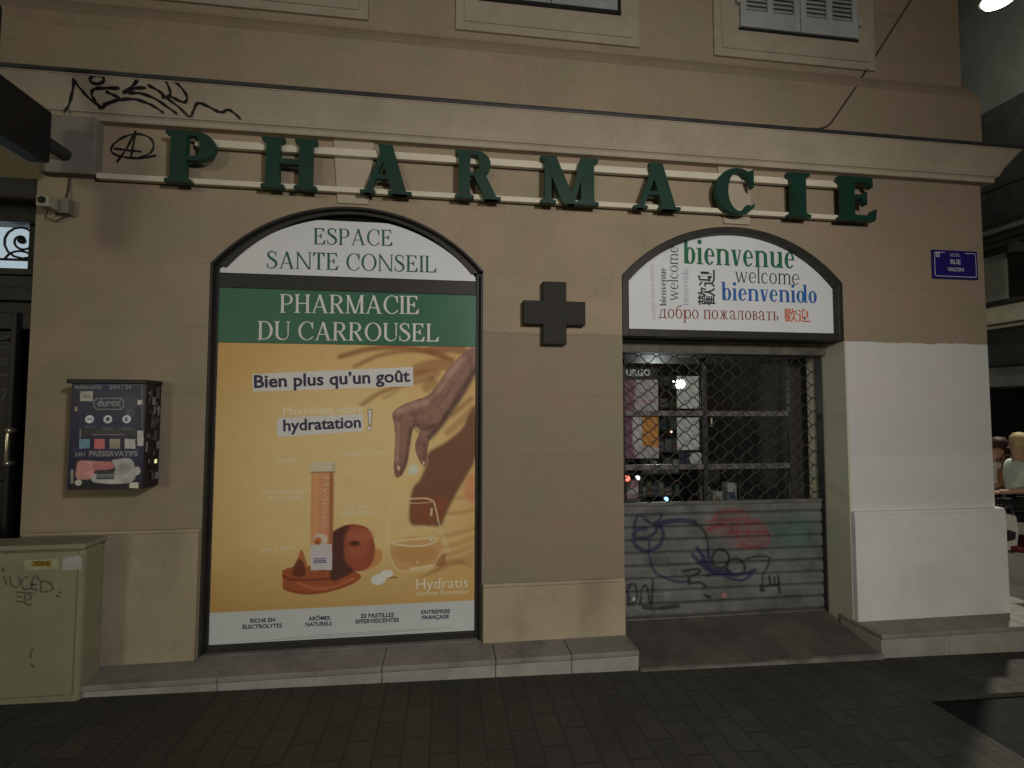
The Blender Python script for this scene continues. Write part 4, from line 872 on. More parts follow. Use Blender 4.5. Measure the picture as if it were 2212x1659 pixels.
for st, wd, c, a, sf in (([(895, 740), (840, 840), (780, 930), (700, 1050), (620, 1140)], .035, SKD, .75, .010), ([(590, 1180), (585, 1290)], .02, SKD, .5, .006), ([(500, 1090), (490, 1180), (470, 1290), (440, 1370)], .022, SKD, .6, .006), ([(420, 985), (500, 950), (600, 925)], .03, SKL, .6, .012), ([(820, 650), (740, 750), (670, 850)], .03, SKL, .45, .012),
    ([(425, 1050), (420, 1180), (415, 1290)], .016, SKL, .5, .007), ([(520, 1040), (560, 1080), (600, 1090), (660, 1060)], .02, SKD, .55, .008), ([(500, 1000), (560, 1000), (620, 960)], .012, SKD, .3, .008), ([(700, 780), (760, 800), (720, 880)], .012, SKD, .35, .008), ([(840, 620), (870, 660), (880, 720)], .02, SKD, .4, .01), ([(640, 900), (660, 960), (620, 1020)], .012, SKD, .3, .01), ([(410, 1350), (440, 1310)], .008, SKD, .4, .003)):
    pr.stroke([w5(p) for p in st], wd, c, a, sf)
for st, wd, c, a, sf in (([(880, 640), (800, 760), (720, 880), (660, 960)], .006, SKD, .45, .004), ([(850, 620), (770, 730), (690, 840)], .007, SKL, .4, .005), ([(905, 700), (850, 790), (790, 880), (735, 975), (690, 1050)], .02, SKD, .6, .008), ([(560, 960), (580, 1000), (560, 1040)], .006, SKD, .5, .004), ([(470, 960), (440, 1000), (445, 1050)], .006, SKD, .35, .004), ([(400, 1075), (430, 1085), (470, 1080)], .005, SKD, .4, .003),
    ([(402, 1200), (440, 1206), (478, 1200)], .004, SKD, .35, .003), ([(536, 1185), (570, 1195), (608, 1190)], .004, SKD, .4, .003), ([(515, 1060), (545, 1105), (560, 1115)], .010, alb(56, 38, 34), .7, .004), ([(630, 1000), (680, 960), (720, 900)], .005, SKL, .35, .004), ([(560, 930), (620, 905), (680, 850)], .012, SKL, .4, .008), ([(520, 990), (540, 1040), (590, 1070), (650, 1060)], .02, SKD, .45, .01)):
    pr.stroke([w5(p) for p in st], wd, c, a, sf)
hm = blur(pr.mask([w5(p) for p in hand]), 1); pr.c *= (1 + hm * pr.noise(.30, 9))[..., None]
pr.ell(w5((426, 1332)), .008, .015, alb(196, 168, 142), .9, .002, .2); pr.ell(w5((581, 1300)), .006, .014, alb(196, 168, 142), .9, .002, -.2)
pr.ell(w5((517, 1342)), .0315, .0325, alb(176, 178, 156), 1, .002); pr.ell(w5((522, 1336)), .024, .024, alb(186, 188, 168), .6, .006)
# tray, slice, tube, peach, glass, tablets
TR, TRD, TRL = alb(140, 74, 46), alb(92, 46, 32), alb(176, 108, 70)
pr.poly([wh(p) for p in [(275, 1130), (290, 1090), (420, 1060), (800, 1050), (960, 1100), (1035, 1150), (1000, 1200), (880, 1260), (700, 1310), (480, 1330), (300, 1290), (278, 1230)]], TR, 1, .003)
pr.stroke([wh(p) for p in [(280, 1145), (340, 1180), (500, 1190), (720, 1175), (900, 1110)]], .012, TRD, .8, .003); pr.stroke([wh(p) for p in [(420, 1215), (560, 1265), (760, 1265), (960, 1180)]], .016, TRL, .6, .006); pr.stroke([wh(p) for p in [(300, 1270), (480, 1318), (700, 1300), (950, 1210)]], .010, TRD, .6, .004)
pr.poly([wh(p) for p in [(380, 1060), (420, 980), (458, 895), (490, 960), (512, 1050), (508, 1150), (370, 1150)]], alb(156, 96, 58), 1, .003); pr.poly([wh(p) for p in [(385, 1060), (440, 985), (490, 1050), (500, 1150), (370, 1150)]], alb(84, 42, 34), .9, .006)
pr.poly([wh(p) for p in [(760, 720), (880, 660), (1000, 652), (1100, 690), (1150, 780), (1175, 900), (1150, 1020), (1080, 1090), (980, 1110), (860, 1120), (760, 1130)]], alb(134, 70, 52), 1, .003)
pr.poly([wh(p) for p in [(740, 760), (820, 690), (925, 665), (880, 780), (870, 900), (890, 1020), (960, 1100), (850, 1170), (740, 1170)]], alb(68, 44, 40), .95, .006)
pr.ell(wh((1030, 760)), .08, .04, alb(160, 92, 66), .6, .02); pr.ell(wh((1010, 900)), .06, .05, alb(156, 86, 62), .5, .02); pr.ell(wh((975, 832)), .028, .014, alb(54, 30, 24), .9, .004); pr.stroke([wh(p) for p in [(930, 850), (975, 862), (1040, 840)]], .006, alb(70, 36, 28), .7, .003)
pr.poly([wh(p) for p in [(1172, 880), (1230, 900), (1242, 970), (1200, 1040), (1110, 1090), (1020, 1110), (1090, 1080), (1150, 1010)]], alb(170, 112, 62), .8, .006)
pr.poly([wh(p) for p in [(556, 150), (768, 150), (764, 560), (752, 1090), (548, 1090), (548, 560)]], alb(178, 126, 90), 1, .002, smooth=False)
pr.stroke([wh(p) for p in [(752, 160), (748, 600), (738, 1080)]], .022, alb(122, 66, 40), .7, .006); pr.stroke([wh(p) for p in [(600, 170), (592, 600), (590, 1080)]], .028, alb(196, 144, 98), .6, .01)
pr.poly([wh(p) for p in [(546, 860), (600, 840), (755, 840), (752, 1092), (548, 1092)]], alb(172, 168, 170), 1, .003, smooth=False); pr.ell(wh((642, 800)), .040, .033, alb(182, 170, 156), 1, .004); pr.ell(wh((618, 812)), .022, .022, alb(170, 96, 52), 1, .004); pr.ell(wh((612, 830)), .012, .01, alb(120, 48, 26), .9, .004)
for y in (985, 1005, 1022): pr.stroke([wh((580, y)), wh((694, y - 4))], .007, alb(78, 66, 104), .9, .001, False)
pr.stroke([wh((600, 1056)), wh((676, 1053))], .003, alb(120, 110, 130), .7, .001, False)
pr.poly([wh(p) for p in [(548, 62), (566, 48), (770, 44), (788, 60), (780, 142), (552, 146)]], alb(178, 172, 146), 1, .003, smooth=False); pr.stroke([wh((552, 147)), wh((780, 143))], .007, alb(100, 70, 44), .8, .002, False); pr.stroke([wh((772, 60)), wh((768, 140))], .01, alb(140, 130, 100), .7, .004, False)
pr.poly([wh(p) for p in [(1298, 830), (1310, 930), (1390, 1090), (1560, 1108), (1720, 1070), (1800, 940), (1795, 800), (1550, 770), (1380, 800)]], alb(172, 130, 84), .7, .004); pr.poly([wh(p) for p in [(1330, 900), (1420, 870), (1700, 860), (1780, 900), (1700, 1010), (1560, 1030), (1400, 1000)]], alb(160, 114, 68), .55, .015)
GLS = alb(204, 176, 140)
for st, wd, a in (([(1335, 415), (1306, 560), (1298, 700)], .004, .5), ([(1335, 415), (1420, 400), (1530, 402)], .005, .5), ([(1335, 418), (1440, 440), (1600, 446), (1735, 430)], .004, .4), ([(1785, 620), (1830, 760), (1850, 900), (1800, 1010)], .005, .45), ([(1520, 405), (1640, 398), (1725, 420), (1755, 480), (1785, 620)], .006, .6), ([(1298, 690), (1300, 830), (1330, 990), (1395, 1090), (1560, 1108), (1720, 1070), (1810, 930)], .005, .55), ([(1310, 830), (1500, 860), (1680, 850), (1770, 800), (1700, 785), (1500, 800), (1340, 820)], .008, .7), ([(1520, 1085), (1640, 1070), (1720, 1050)], .014, .6), ([(1720, 500), (1715, 560)], .01, .5), ([(1500, 720), (1600, 672), (1740, 700), (1860, 800), (1880, 920)], .005, .35)): pr.stroke([wh(p) for p in st], wd * 1.3, GLS, min(1, a * 1.5), .002)
pr.poly([wh(p) for p in [(1860, 925), (1800, 960), (1760, 1040), (1800, 1060), (1850, 1020)]], alb(128, 72, 50), .7, .006); pr.ell(wh((1580, 1015)), .008, .004, alb(225, 205, 170), .9, .002); pr.ell(wh((1715, 800)), .008, .006, alb(225, 210, 180), .9, .002)
pr.stroke([wh((1300, 1165)), wh((1380, 1163))], .008, alb(96, 56, 34), .8, .002); pr.ell(wh((1285, 1130)), .037, .021, alb(196, 196, 184), 1, .002); pr.ell(wh((1205, 1185)), .044, .030, alb(188, 188, 182), 1, .002, .15)
WB = (.64, .68, .69)
pr.lay((pr.Z < .3535).astype(float), WB, 1, 0)
def strip(pts): pr.poly([(lambda q: (q.x, q.z))(at(*p, .047)) for p in pts], alb(182, 180, 178), 1, .001, smooth=False)
strip([(545, 808), (892, 792.5), (893, 834), (546, 846)]); strip([(598, 903), (783, 894), (785, 931), (599, 944)])
pr.c *= (1 + pr.noise(.045, 14) + .03 * (rng.rand(*pr.X.shape) - .5))[..., None]
pr.build('printed_sheet', vcol('printed_paper', .5, .25), po, .048)
mb = MB(); mb.box(PX0 - .001, PX1 + .001, .0485, .056, PZ0 - .001, PZ1); mb.build('backing', WHITEP, po)
def ptxt(s, l, r_, ink, b=.0, asp=1.0, mb=None):
    m_ = mb or MB(); sans(m_, s, at(*l, .048), at(*r_, .048), b, aspect=asp)
    if mb is None: m_.build('lettering', ink, po, norm=False)
ptxt("Bien plus qu’un goût", (549, 837.5), (886, 824), INKN, .026, .95)
ptxt("hydratation", (612, 931), (780, 923), INKN, .026, .97)
ptxt("Maximisez votre", (612, 896.5), (784, 890.5), INKC2, 0)
pr_ = MB(); exo = [(793.5, 884), (805, 883.5), (802.5, 919), (795.5, 919.5)]; pr_.add([at(*p, .0475) for p in exo], [(0, 1, 2, 3)]); c0 = at(798, 925, .0475); pr_.add([c0 + Vector((.0142 * math.cos(q), 0, .0142 * math.sin(q))) for q in np.linspace(0, 6.1, 16)], [list(range(16))]); pr_.build('lettering', mat('ink_outline_brown', (.30, .22, .12), .5), po, norm=False)
mb = MB(); ex = [(795.5, 886), (803, 886), (801, 917), (797, 917)]
mb.add([at(*p, .0472) for p in ex], [(0, 1, 2, 3)]); c0 = at(798, 925, .0472); mb.add([c0 + Vector((.0115 * math.cos(q), 0, .0115 * math.sin(q))) for q in np.linspace(0, 6.1, 16)], [list(range(16))])
mb.build('lettering', INKW, po, norm=False)
mb = MB()
for s, l, r_ in (("CONCENTRATION", (735, 984.5), (832, 982.5)), ("DIGESTION", (592, 1000), (645, 999)), ("RÉCUPÉRATION", (569, 1068.5), (663, 1066)), ("MUSCULAIRE", (579, 1081.5), (653, 1079.5)), ("SYSTÈME", (744, 1101), (797, 1099.5)), ("IMMUNITAIRE", (733, 1114.5), (809, 1112)), ("PEAU & TEINT", (561, 1191), (635, 1187))): ptxt(s, l, r_, INKC, 0, 1.0)
ptxt("Optimise l'hydratation", (900, 1286), (1012, 1281.5), INKC, 0, 1.0)
ptxt("Hydratis", (899, 1273), (1011, 1268), INKC2, -.004, .95)
mb = MB(); sans(mb, "Hydratis", at(*ZH((668, 190)), .048), at(*ZH((656, 690)), .048), -.002, aspect=.62); mb.build('lettering', mat('ink_tube', (.72, .5, .33), .5), po, norm=False)
mb = MB()
for s, l, r_ in (("RICHE EN", (540.5, 1345), (594, 1343)), ("ÉLECTROLYTES", (524, 1358.5), (609, 1355)), ("ARÔMES", (666, 1340.5), (713, 1338.5)), ("NATURELS", (660, 1353), (717, 1350.5)), ("20 PASTILLES", (779, 1335), (851, 1332)), ("EFFERVESCENTES", (768, 1347), (862, 1343)), ("ENTREPRISE", (910, 1326.5), (972, 1324)), ("FRANÇAISE", (912, 1338), (970, 1335.5))): ptxt(s, l, r_, INKN, .03, 1.0)
mb = MB()                                    # peeling film along the lower edge
for k, (a, b, z) in enumerate(((-.9, -.05, .196), (-.75, .05, .203), (-1.1, -.3, .189))): mb.box(a, b, .0468 - k * .0003, .0472, z, z + .0022)
mb.build('creased_film', mat('film_edge', (.42, .43, .44), .3), po)

# ================================================================== VENDING MACHINE on the left pier
vm = thing('vending_machine', 'small dark blue vending machine covered in stickers on the left pier', 'vending machine', (-1.73, 0, 1.07))
VX0, VX1, VZ0, VZ1, VY = -1.900, -1.546, 1.071, 1.636, -.15
mb = MB(); mb.box(VX0, VX1, VY + .004, -.006, VZ0, VZ1 - .02); mb.build('body', [SIDEK], vm, .006)
mb = MB(); mb.box(VX0 - .018, VX1 + .004, VY - .012, -.006, VZ1 - .022, VZ1); mb.build('lid', SIDEK, vm, .004)
dz = lambda p: (lambda q: (q.x, q.z))(at(*ZD(p), VY))
q2 = lambda *c: tuple(v / .47 for v in lin(c))
pr = Print(VX0 + .002, VX1 - .002, VZ0 + .002, VZ1 - .023, 210, q2(13, 12, 44))
rect = lambda x0, y0, x1, y1, c, a=1, sf=.001: pr.poly([dz(p) for p in ((x0, y0), (x1, y0), (x1, y1), (x0, y1))], c, a, sf, smooth=False)
rect(350, 290, 1085, 870, q2(24, 24, 50)); pr.ell(dz((950, 430)), .045, .04, q2(44, 42, 62), .8, .006); rect(355, 740, 1080, 850, q2(34, 33, 42)); pr.ell(dz((1000, 560)), .022, .024, q2(70, 68, 74), .5, .003)
rect(245, 1440, 1140, 1540, q2(12, 12, 20)); rect(270, 1000, 1110, 1050, q2(28, 22, 60)); rect(540, 190, 1140, 230, q2(30, 24, 66))
rect(372, 288, 530, 412, q2(128, 128, 120)); rect(400, 330, 500, 380, q2(90, 90, 86), .7, .003)
for x, c in ((425, (84, 118, 136)), (614, (160, 82, 84)), (806, (120, 114, 98)), (998, (152, 150, 146))): rect(x - 66, 888, x + 66, 1010, q2(*c)); pr.stroke([dz((x - 40, 960)), dz((x, 930)), dz((x + 40, 975))], .004, q2(60, 70, 90), .5, .002)
for x in (490, 718, 955): pr.ell(dz((x, 640)), .0205, .0205, q2(156, 166, 170), 1, .0015)
pr.ell(dz((718, 640)), .010, .011, q2(44, 44, 56), 1, .002); pr.stroke([dz((460, 620)), dz((520, 655))], .005, q2(80, 100, 104), .9, .001); pr.stroke([dz((460, 655)), dz((520, 620))], .005, q2(80, 100, 104), .9, .001); pr.ell(dz((950, 640)), .007, .012, q2(60, 62, 70), 1, .002)
for x, y, n in ((490, 735, 1), (718, 748, 2), (955, 748, 2)):
    for k in range(n): pr.stroke([dz((x - 62, y + 24 * k)), dz((x + 62, y + 24 * k))], .003, q2(104, 106, 110), .7, .001, False)
pr.stroke([dz((525, 832)), dz((915, 832))], .004, q2(112, 110, 116), .7, .001, False)
pr.poly([dz(p) for p in [(330, 1200), (380, 1160), (600, 1170), (770, 1180), (780, 1260), (560, 1280), (540, 1380), (330, 1380)]], q2(160, 112, 108), 1, .002); pr.poly([dz(p) for p in [(540, 1185), (770, 1180), (770, 1265), (550, 1280)]], q2(134, 76, 80), .8, .004)
pr.poly([dz(p) for p in [(770, 1150), (1020, 1150), (1030, 1420), (560, 1435), (550, 1330), (800, 1300)]], q2(138, 138, 136), 1, .002); pr.ell(dz((930, 1260)), .026, .03, q2(96, 100, 100), .6, .006); rect(575, 1290, 800, 1395, q2(40, 40, 42), .9); pr.ell(dz((1085, 1290)), .016, .022, q2(150, 148, 150), 1, .001); rect(990, 1435, 1105, 1505, q2(156, 152, 140)); pr.ell(dz((350, 1435)), .016, .016, q2(158, 158, 152), 1, .001); rect(250, 1270, 290, 1450, q2(120, 120, 104), .8)
rect(1090, 400, 1160, 460, q2(150, 150, 148)); rect(1088, 785, 1165, 975, q2(140, 140, 138)); rect(300, 480, 335, 540, q2(130, 120, 100), .8); rect(1135, 180, 1165, 760, q2(70, 70, 74), .6)
pr.stroke([dz((375, 770)), dz((370, 890))], .004, q2(120, 122, 126), .8, .001)
pr.c *= (1 + pr.noise(.5, 25))[..., None]
pr.build('front_panel', vcol('machine_front', .35, .45), vm, VY - .0015)
mb = MB(); V_ = VY - .0015
pill = [dz(p) for p in [(580, 372), (885, 372), (925, 410), (925, 485), (885, 522), (580, 522), (540, 485), (540, 410)]]; cx = sum(p[0] for p in pill) / 8; cz = sum(p[1] for p in pill) / 8
pin = [(cx + (p[0] - cx) * .93, cz + (p[1] - cz) * .83) for p in pill]; n = len(pill)
mb.add([(p[0], V_ - .0008, p[1]) for p in pill] + [(p[0], V_ - .0008, p[1]) for p in pin], [(i, (i + 1) % n, n + (i + 1) % n, n + i) for i in range(n)])
vt = lambda s, l, r_, b, asp=1.0: sans(mb, s, at(*ZD(l), V_), at(*ZD(r_), V_), b, aspect=asp)
vt('durex', (585, 478), (880, 472), .035, 1.15); vt('PRÉSERVATIFS', (300, 262), (645, 262), .03, 1.15); vt('24H / 24', (735, 262), (1010, 258), .03); vt('PRÉSERVATIFS', (480, 1104), (1095, 1104), .035, 1.0); vt('24H', (300, 1104), (430, 1104), .03); vt('DENTEF', (590, 1370), (800, 1368), .04)
mb.build('lettering', mat('machine_lettering', (.30, .31, .31), .5, .2, 40), vm, norm=False)
# stickers on the flank and the coin return
for k in range(26):
    y = -.135 + .115 * rng.rand(); z = VZ0 + .03 + .5 * rng.rand(); a, b = .008 + .014 * rng.rand(), .010 + .02 * rng.rand()
    mb = MB(); mb.add([(VX1 + .0008 + .0002 * k, y - a, z - b), (VX1 + .0008 + .0002 * k, y + a, z - b), (VX1 + .0008 + .0002 * k, y + a, z + b), (VX1 + .0008 + .0002 * k, y - a, z + b)], [(0, 1, 2, 3)]); mb.build('sticker', STICK if k % 3 == 0 else STICK2, vm, norm=False)
mb = MB(); mb.box(VX1 - .002, VX1 + .012, -.10, -.03, 1.165, 1.235); mb.build('coin_tray', BLACK, vm, .004)
mb = MB(); mb.box(VX1 + .012, VX1 + .014, -.075, -.055, 1.195, 1.215); mb.build('indicator_lamp', emit('yellow_lamp', (.95, .9, .45), .9), vm)

# ================================================================== STREET CABINET, lower left
cb = thing('utility_cabinet', 'greenish beige utility cabinet with marker scrawl standing at the lower left', 'utility cabinet', (-2.4, -.16, .08))
CY0, CX1 = -.27, -1.722
mb = MB(); mb.box(-3.15, CX1 - .02, CY0 + .02, -.09, .05, .800); mb.build('body', CABM, cb, .022, 3)
mb = MB(); mb.box(-3.17, CX1 - .015, CY0 + .012, -.085, .800, .826); mb.build('lid', CABM, cb, .008)
mb = MB(); mb.box(-3.10, CX1 - .045, CY0 + .008, CY0 + .03, .115, .793); mb.build('door', CABM, cb, .006)
mb = MB(); mb.lathe((-2.07, CY0 + .006, .80), [(0, -.004), (.007, -.003), (.008, .004)], 10, axis='y'); mb.build('lock', GALV, cb)
cz_ = lambda p: at(*ZC(p), CY0 + .0078)
mb = MB(); mb.add([cz_(p) for p in ((225, 300), (545, 285), (545, 380), (225, 395))], [(0, 1, 2, 3)]); mb.build('sticker', mat('faded_sticker', (.40, .40, .26), .6, .15, 20), cb)
mb = MB(); mb.add([cz_(p) + Vector((0, -.0006, 0)) for p in ((292, 308), (480, 300), (480, 352), (292, 360))], [(0, 1, 2, 3)]); mb.build('sticker', mat('yellow_sticker', (.33, .25, .03), .5, .25, 30), cb)
mb = MB(); sans(mb, '7056', cz_((305, 350)) + Vector((0, -.0008, 0)), cz_((468, 344)) + Vector((0, -.0008, 0)), .04, aspect=.75); mb.build('lettering', mat('ink_ochre', (.16, .10, .015), .5), cb, norm=False)
mb = MB(); mb.add([cz_(p) for p in ((590, 275), (745, 255), (770, 290), (760, 385), (580, 392))], [(0, 1, 2, 3, 4)]); mb.build('sticker', mat('torn_sticker', (.46, .47, .42), .6, .15, 30), cb)
mb = MB(); graffiti(mb, [[(20, 365), (35, 410)], [(35, 450), (50, 490), (65, 530)], [(90, 450), (100, 510), (130, 548), (170, 540), (185, 490), (170, 440)], [(262, 455), (215, 470), (200, 530), (235, 570), (290, 560)], [(300, 480), (295, 570)], [(300, 475), (345, 440), (360, 490)], [(290, 525), (345, 525)], [(300, 570), (350, 572)], [(385, 490), (380, 595)], [(375, 490), (440, 500), (490, 540), (480, 580), (385, 595)],
    [(150, 595), (310, 605)], [(145, 635), (210, 640)], [(150, 680), (240, 690)], [(235, 610), (232, 700), (310, 718)], [(265, 610), (295, 650), (250, 670)], [(540, 600), (575, 595)], [(520, 625), (555, 640)], [(290, 1140), (285, 1215)], [(280, 1260), (320, 1300)], [(300, 1120), (310, 1135)]], ZC, .0075, lambda p: at(*p, CY0 + .0078), .0006)
mb.build('graffiti', mat('faded_marker', (.13, .125, .085), .7, .3, 40), cb, norm=False)
mb = MB(); mb.box(-3.15, CX1 - .05, CY0 + .05, -.1, -.02, .06); mb.build('base', mat('cabinet_base', (.10, .10, .085), .8), cb)

# ================================================================== HANGING CROSS, upper left
hc = thing('hanging_cross_sign', 'black hanging pharmacy cross seen edge-on, projecting from the facade', 'cross sign', (-2.10, -.06, 2.85))
cxs = -2.06; half, arm = .445, .135; cy, cz2 = -.200 - half, 2.868
poly = [(a + cy, b + cz2) for a, b in cross_poly(0, 0, half, arm)]
mb = MB(); vs = [(cxs - .05, a, b) for a, b in poly] + [(cxs + .05, a, b) for a, b in poly]; n = 12
mb.add(vs, [list(range(n)), list(range(2 * n - 1, n - 1, -1))] + [(i, n + i, n + (i + 1) % n, (i + 1) % n) for i in range(n)]); mb.build('casing', BLACK, hc, .012, 3)
mb = MB(); ip = [(a + cy, b + cz2) for a, b in cross_poly(0, 0, half - .03, arm - .03)]
mb.add([(cxs + .0505, a, b) for a, b in ip], [list(range(n))]); mb.add([(cxs - .0505, a, b) for a, b in ip], [list(range(n))]); mb.build('led_panel', mat('led_face', (.014, .014, .015), .35, .2, 90), hc)
mb = MB(); mb.tube([(cxs, -.21, 2.862), (cxs + .02, -.06, 2.848)], .033, 14); mb.build('bracket_tube', ZINC, hc)

# ================================================================== SECURITY CAMERA, cable
sc_ = thing('security_camera', 'small pale security camera under the corbel beside the house door', 'camera', (-2.07, 0, 2.56))
mb = MB(); mb.box(-2.075, -2.020, -.055, -.004, 2.535, 2.62); mb.build('mounting_box', mat('camera_box', (.22, .20, .155), .6, .15, 12), sc_, .004)
mb = MB(); mb.box(-2.135, -2.072, -.115, -.03, 2.545, 2.605); mb.build('housing', CAMW, sc_, .007)
mb = MB(); mb.lathe((-2.104, -.115, 2.577), [(0, -.001), (.010, -.002), (.017, -.008), (.019, -.004), (.019, .006)], 16, axis='y'); mb.build('lens', BLACK, sc_)
mb = MB(); mb.tube([(-2.05, -.03, 2.62), (-2.052, -.012, 2.68), (-2.05, -.010, 2.755)], .006, 6); mb.tube([(-2.13, -.04, 2.545), (-2.145, -.03, 2.515), (-2.10, -.02, 2.50), (-2.03, -.03, 2.536)], .0035, 6); mb.build('cable', CABLE, sc_)
cb2 = MB(); pts = [at(1985, -30, .045), at(1968, 0, .045), at(1900, 107, .045), at(1853, 181, .035), at(1847, 191, -.022), at(1820, 230, -.021), at(1795, 266, -.021), at(1786, 273, -.021), at(1767, 278.5, -.024), at(1700, 275, -.03)]
top = pts[0] + (pts[0] - pts[1]) * 12; top.y = .045
cb2.tube([top] + pts, .0062, 6); tag(cb2.build('cable', CABLE), 'thin dark cable slanting down the upper wall to the cornice', 'cable')

# ================================================================== INSIDE THE ENTRANCE
IY = DY + .022
ez = lambda p, y=IY: at(*ZE(p), y)
def sheet(name, label, cat, x0, y0, x1, y1, paint, n=120, y=IY, group=None):
    a, b = ez((x0, y1), y), ez((x1, y0), y); t = thing(name, label, cat, ((a.x + b.x) / 2, y, a.z), group)
    p = Print(a.x, b.x, a.z, b.z, n, (.6, .6, .6)); paint(p, lambda q: (lambda v: (v.x, v.z))(ez(q, y))); p.c *= (1 + p.noise(.12, 12))[..., None]
    p.build('printed_sheet', vcol(name + '_print', .45, .3), t, y - .0015); m = MB(); m.box(a.x, b.x, y - .001, y + .003, a.z, b.z); m.build('backing', INKW, t); return t
def paint_big(p, m):
    p.c[:] = (.50, .44, .48)
    p.poly([m(q) for q in [(60, 340), (240, 340), (235, 640), (225, 1000), (245, 1090), (60, 1090)]], (.24, .09, .15), .9, .01, smooth=False)
    p.poly([m(q) for q in [(300, 640), (460, 640), (460, 980), (300, 960)]], (.62, .28, .08), 1, .006, smooth=False); p.poly([m(q) for q in [(215, 640), (300, 640), (300, 970), (215, 960)]], (.58, .56, .58), 1, .004, smooth=False)
    for y in (470, 500): p.stroke([m((140, y)), m((430, y - 4))], .006, (.3, .2, .25), .7, .001, False)
    p.stroke([m((250, 545)), m((400, 540))], .012, (.6, .25, .25), .6, .004, False); p.ell(m((370, 600)), .03, .018, (.4, .42, .4), .6, .004); p.stroke([m((290, 830)), m((450, 825))], .006, (.6, .35, .15), .6, .002, False)
wp = sheet('window_poster', 'tall pink and orange poster behind the grille at the left of the doors', 'poster', 60, 345, 450, 1080, paint_big, 150)
mb = MB(); sans(mb, 'URGO', ez((150, 312)) + Vector((0, -.012, 0)), ez((375, 306)) + Vector((0, -.012, 0)), .03); 
ub = thing('display_board', 'dark board lettered URGO in white behind the grille, above the pink poster', 'board', (1.2, .47, 1.7))
mb.build('lettering', INKW, ub, norm=False); mb = MB(); a, b = ez((60, 340)), ez((440, 235)); mb.box(a.x, b.x, IY - .011, IY, a.z, b.z); mb.build('panel', mat('board_dark', (.03, .025, .03), .5), ub)
def paint_note(p, m): p.c[:] = (.60, .58, .58)
def lines(y0, y1, x0=655, x1=810):
    def f(p, m):
        p.c[:] = (.62, .61, .60)
        for k, y in enumerate(range(y0, y1, 22)): p.stroke([m((x0, y)), m((x1 - 30 * (k % 3), y))], .0028, (.3, .3, .32), .6, .001, False)
    return f
sheet('notice', 'white notice taped high on the glass door behind the grille', 'notice', 630, 312, 830, 612, lines(470, 600), 90, group='notices on the glass door')
sheet('notice', 'white notice on the glass door below the upper door rail', 'notice', 632, 697, 834, 1000, lines(740, 980), 90, group='notices on the glass door')
def paint_small(p, m):
    p.c[:] = (.04, .035, .07); p.poly([m(q) for q in [(760, 1025), (870, 1025), (870, 1138), (770, 1138), (745, 1080)]], (.56, .56, .56), 1, .004, smooth=False); p.stroke([m((800, 1100)), m((855, 1098))], .004, (.3, .3, .3), .7, .001, False)
sheet('window_card', 'small navy and white card low on the glass door', 'card', 652, 1022, 872, 1140, paint_small, 90)
# shelves of goods and a counter in the gloom
def goods_shelf(label, x0, x1, y, z0, rows, seed):
    t = thing('display_shelf', label, 'shelf', ((x0 + x1) / 2, y, z0)); r_ = random.Random(seed); mb = MB(); H = .30
    mb.box(x0, x0 + .02, y, y + .3, z0, z0 + rows * H + .05); mb.box(x1 - .02, x1, y, y + .3, z0, z0 + rows * H + .05); mb.box(x0, x1, y + .29, y + .31, z0, z0 + rows * H + .05); mb.build('frame', DOORV, t)
    for k in range(rows): mb = MB(); mb.box(x0 + .021, x1 - .021, y, y + .289, z0 + k * H, z0 + k * H + .02); mb.build('shelf_board', DOORAL, t)
    return t
def goods(shelf_label, x0, x1, y, z0, rows, seed, pal):
    r_ = random.Random(seed); H = .30
    for k in range(rows):
        x = x0 + .03
        while x < x1 - .1:
            wd = r_.uniform(.05, .10); h = r_.uniform(.09, .2); mb = MB(); z = z0 + k * H + .0205; c = r_.choice(pal)
            mb.box(x, x + wd, y + .03, y + .12, z, z + h); mb.box(x + .008, x + wd - .008, y + .0285, y + .03, z + h * .25, z + h * .6, 1)
            o = mb.build('medicine_box', [c[0], c[1]], None, .002); tag(o, 'medicine carton on the ' + shelf_label, 'carton', 'cartons on the ' + shelf_label); x += wd + r_.uniform(.004, .05)
PALE = [mat('carton_' + n_, c, .5, .15, 20) for n_, c in (('white', (.5, .5, .48)), ('grey', (.28, .28, .28)), ('green', (.16, .22, .17)), ('red', (.3, .10, .08)), ('blue', (.10, .13, .26)), ('sand', (.34, .29, .2)))]
pal = [(a, b) for a in PALE[:3] for b in PALE[3:]] + [(PALE[5], PALE[3])]
s1 = at(*ZE((1180, 1480)), .95)
goods_shelf('low shelf of pale cartons inside, behind the right glass door', 1.99, 2.36, .8, .40, 2, 3); goods('low shelf behind the right glass door', 1.99, 2.36, .8, .40, 2, 3, pal)
goods_shelf('tall shelf of cartons at the dark back of the shop', 1.7, 3.3, 3.6, .3, 6, 5); goods('tall shelf at the back of the shop', 1.7, 3.3, 3.6, .3, 6, 5, pal)
goods_shelf('pink lit display shelf inside, low behind the left glass door', 1.10, 1.46, .62, .50, 2, 8); goods('pink lit shelf behind the left glass door', 1.10, 1.46, .62, .50, 2, 8, [(PALE[0], PALE[3]), (mat('carton_pink', (.5, .3, .32), .5, .1, 20), PALE[0])])
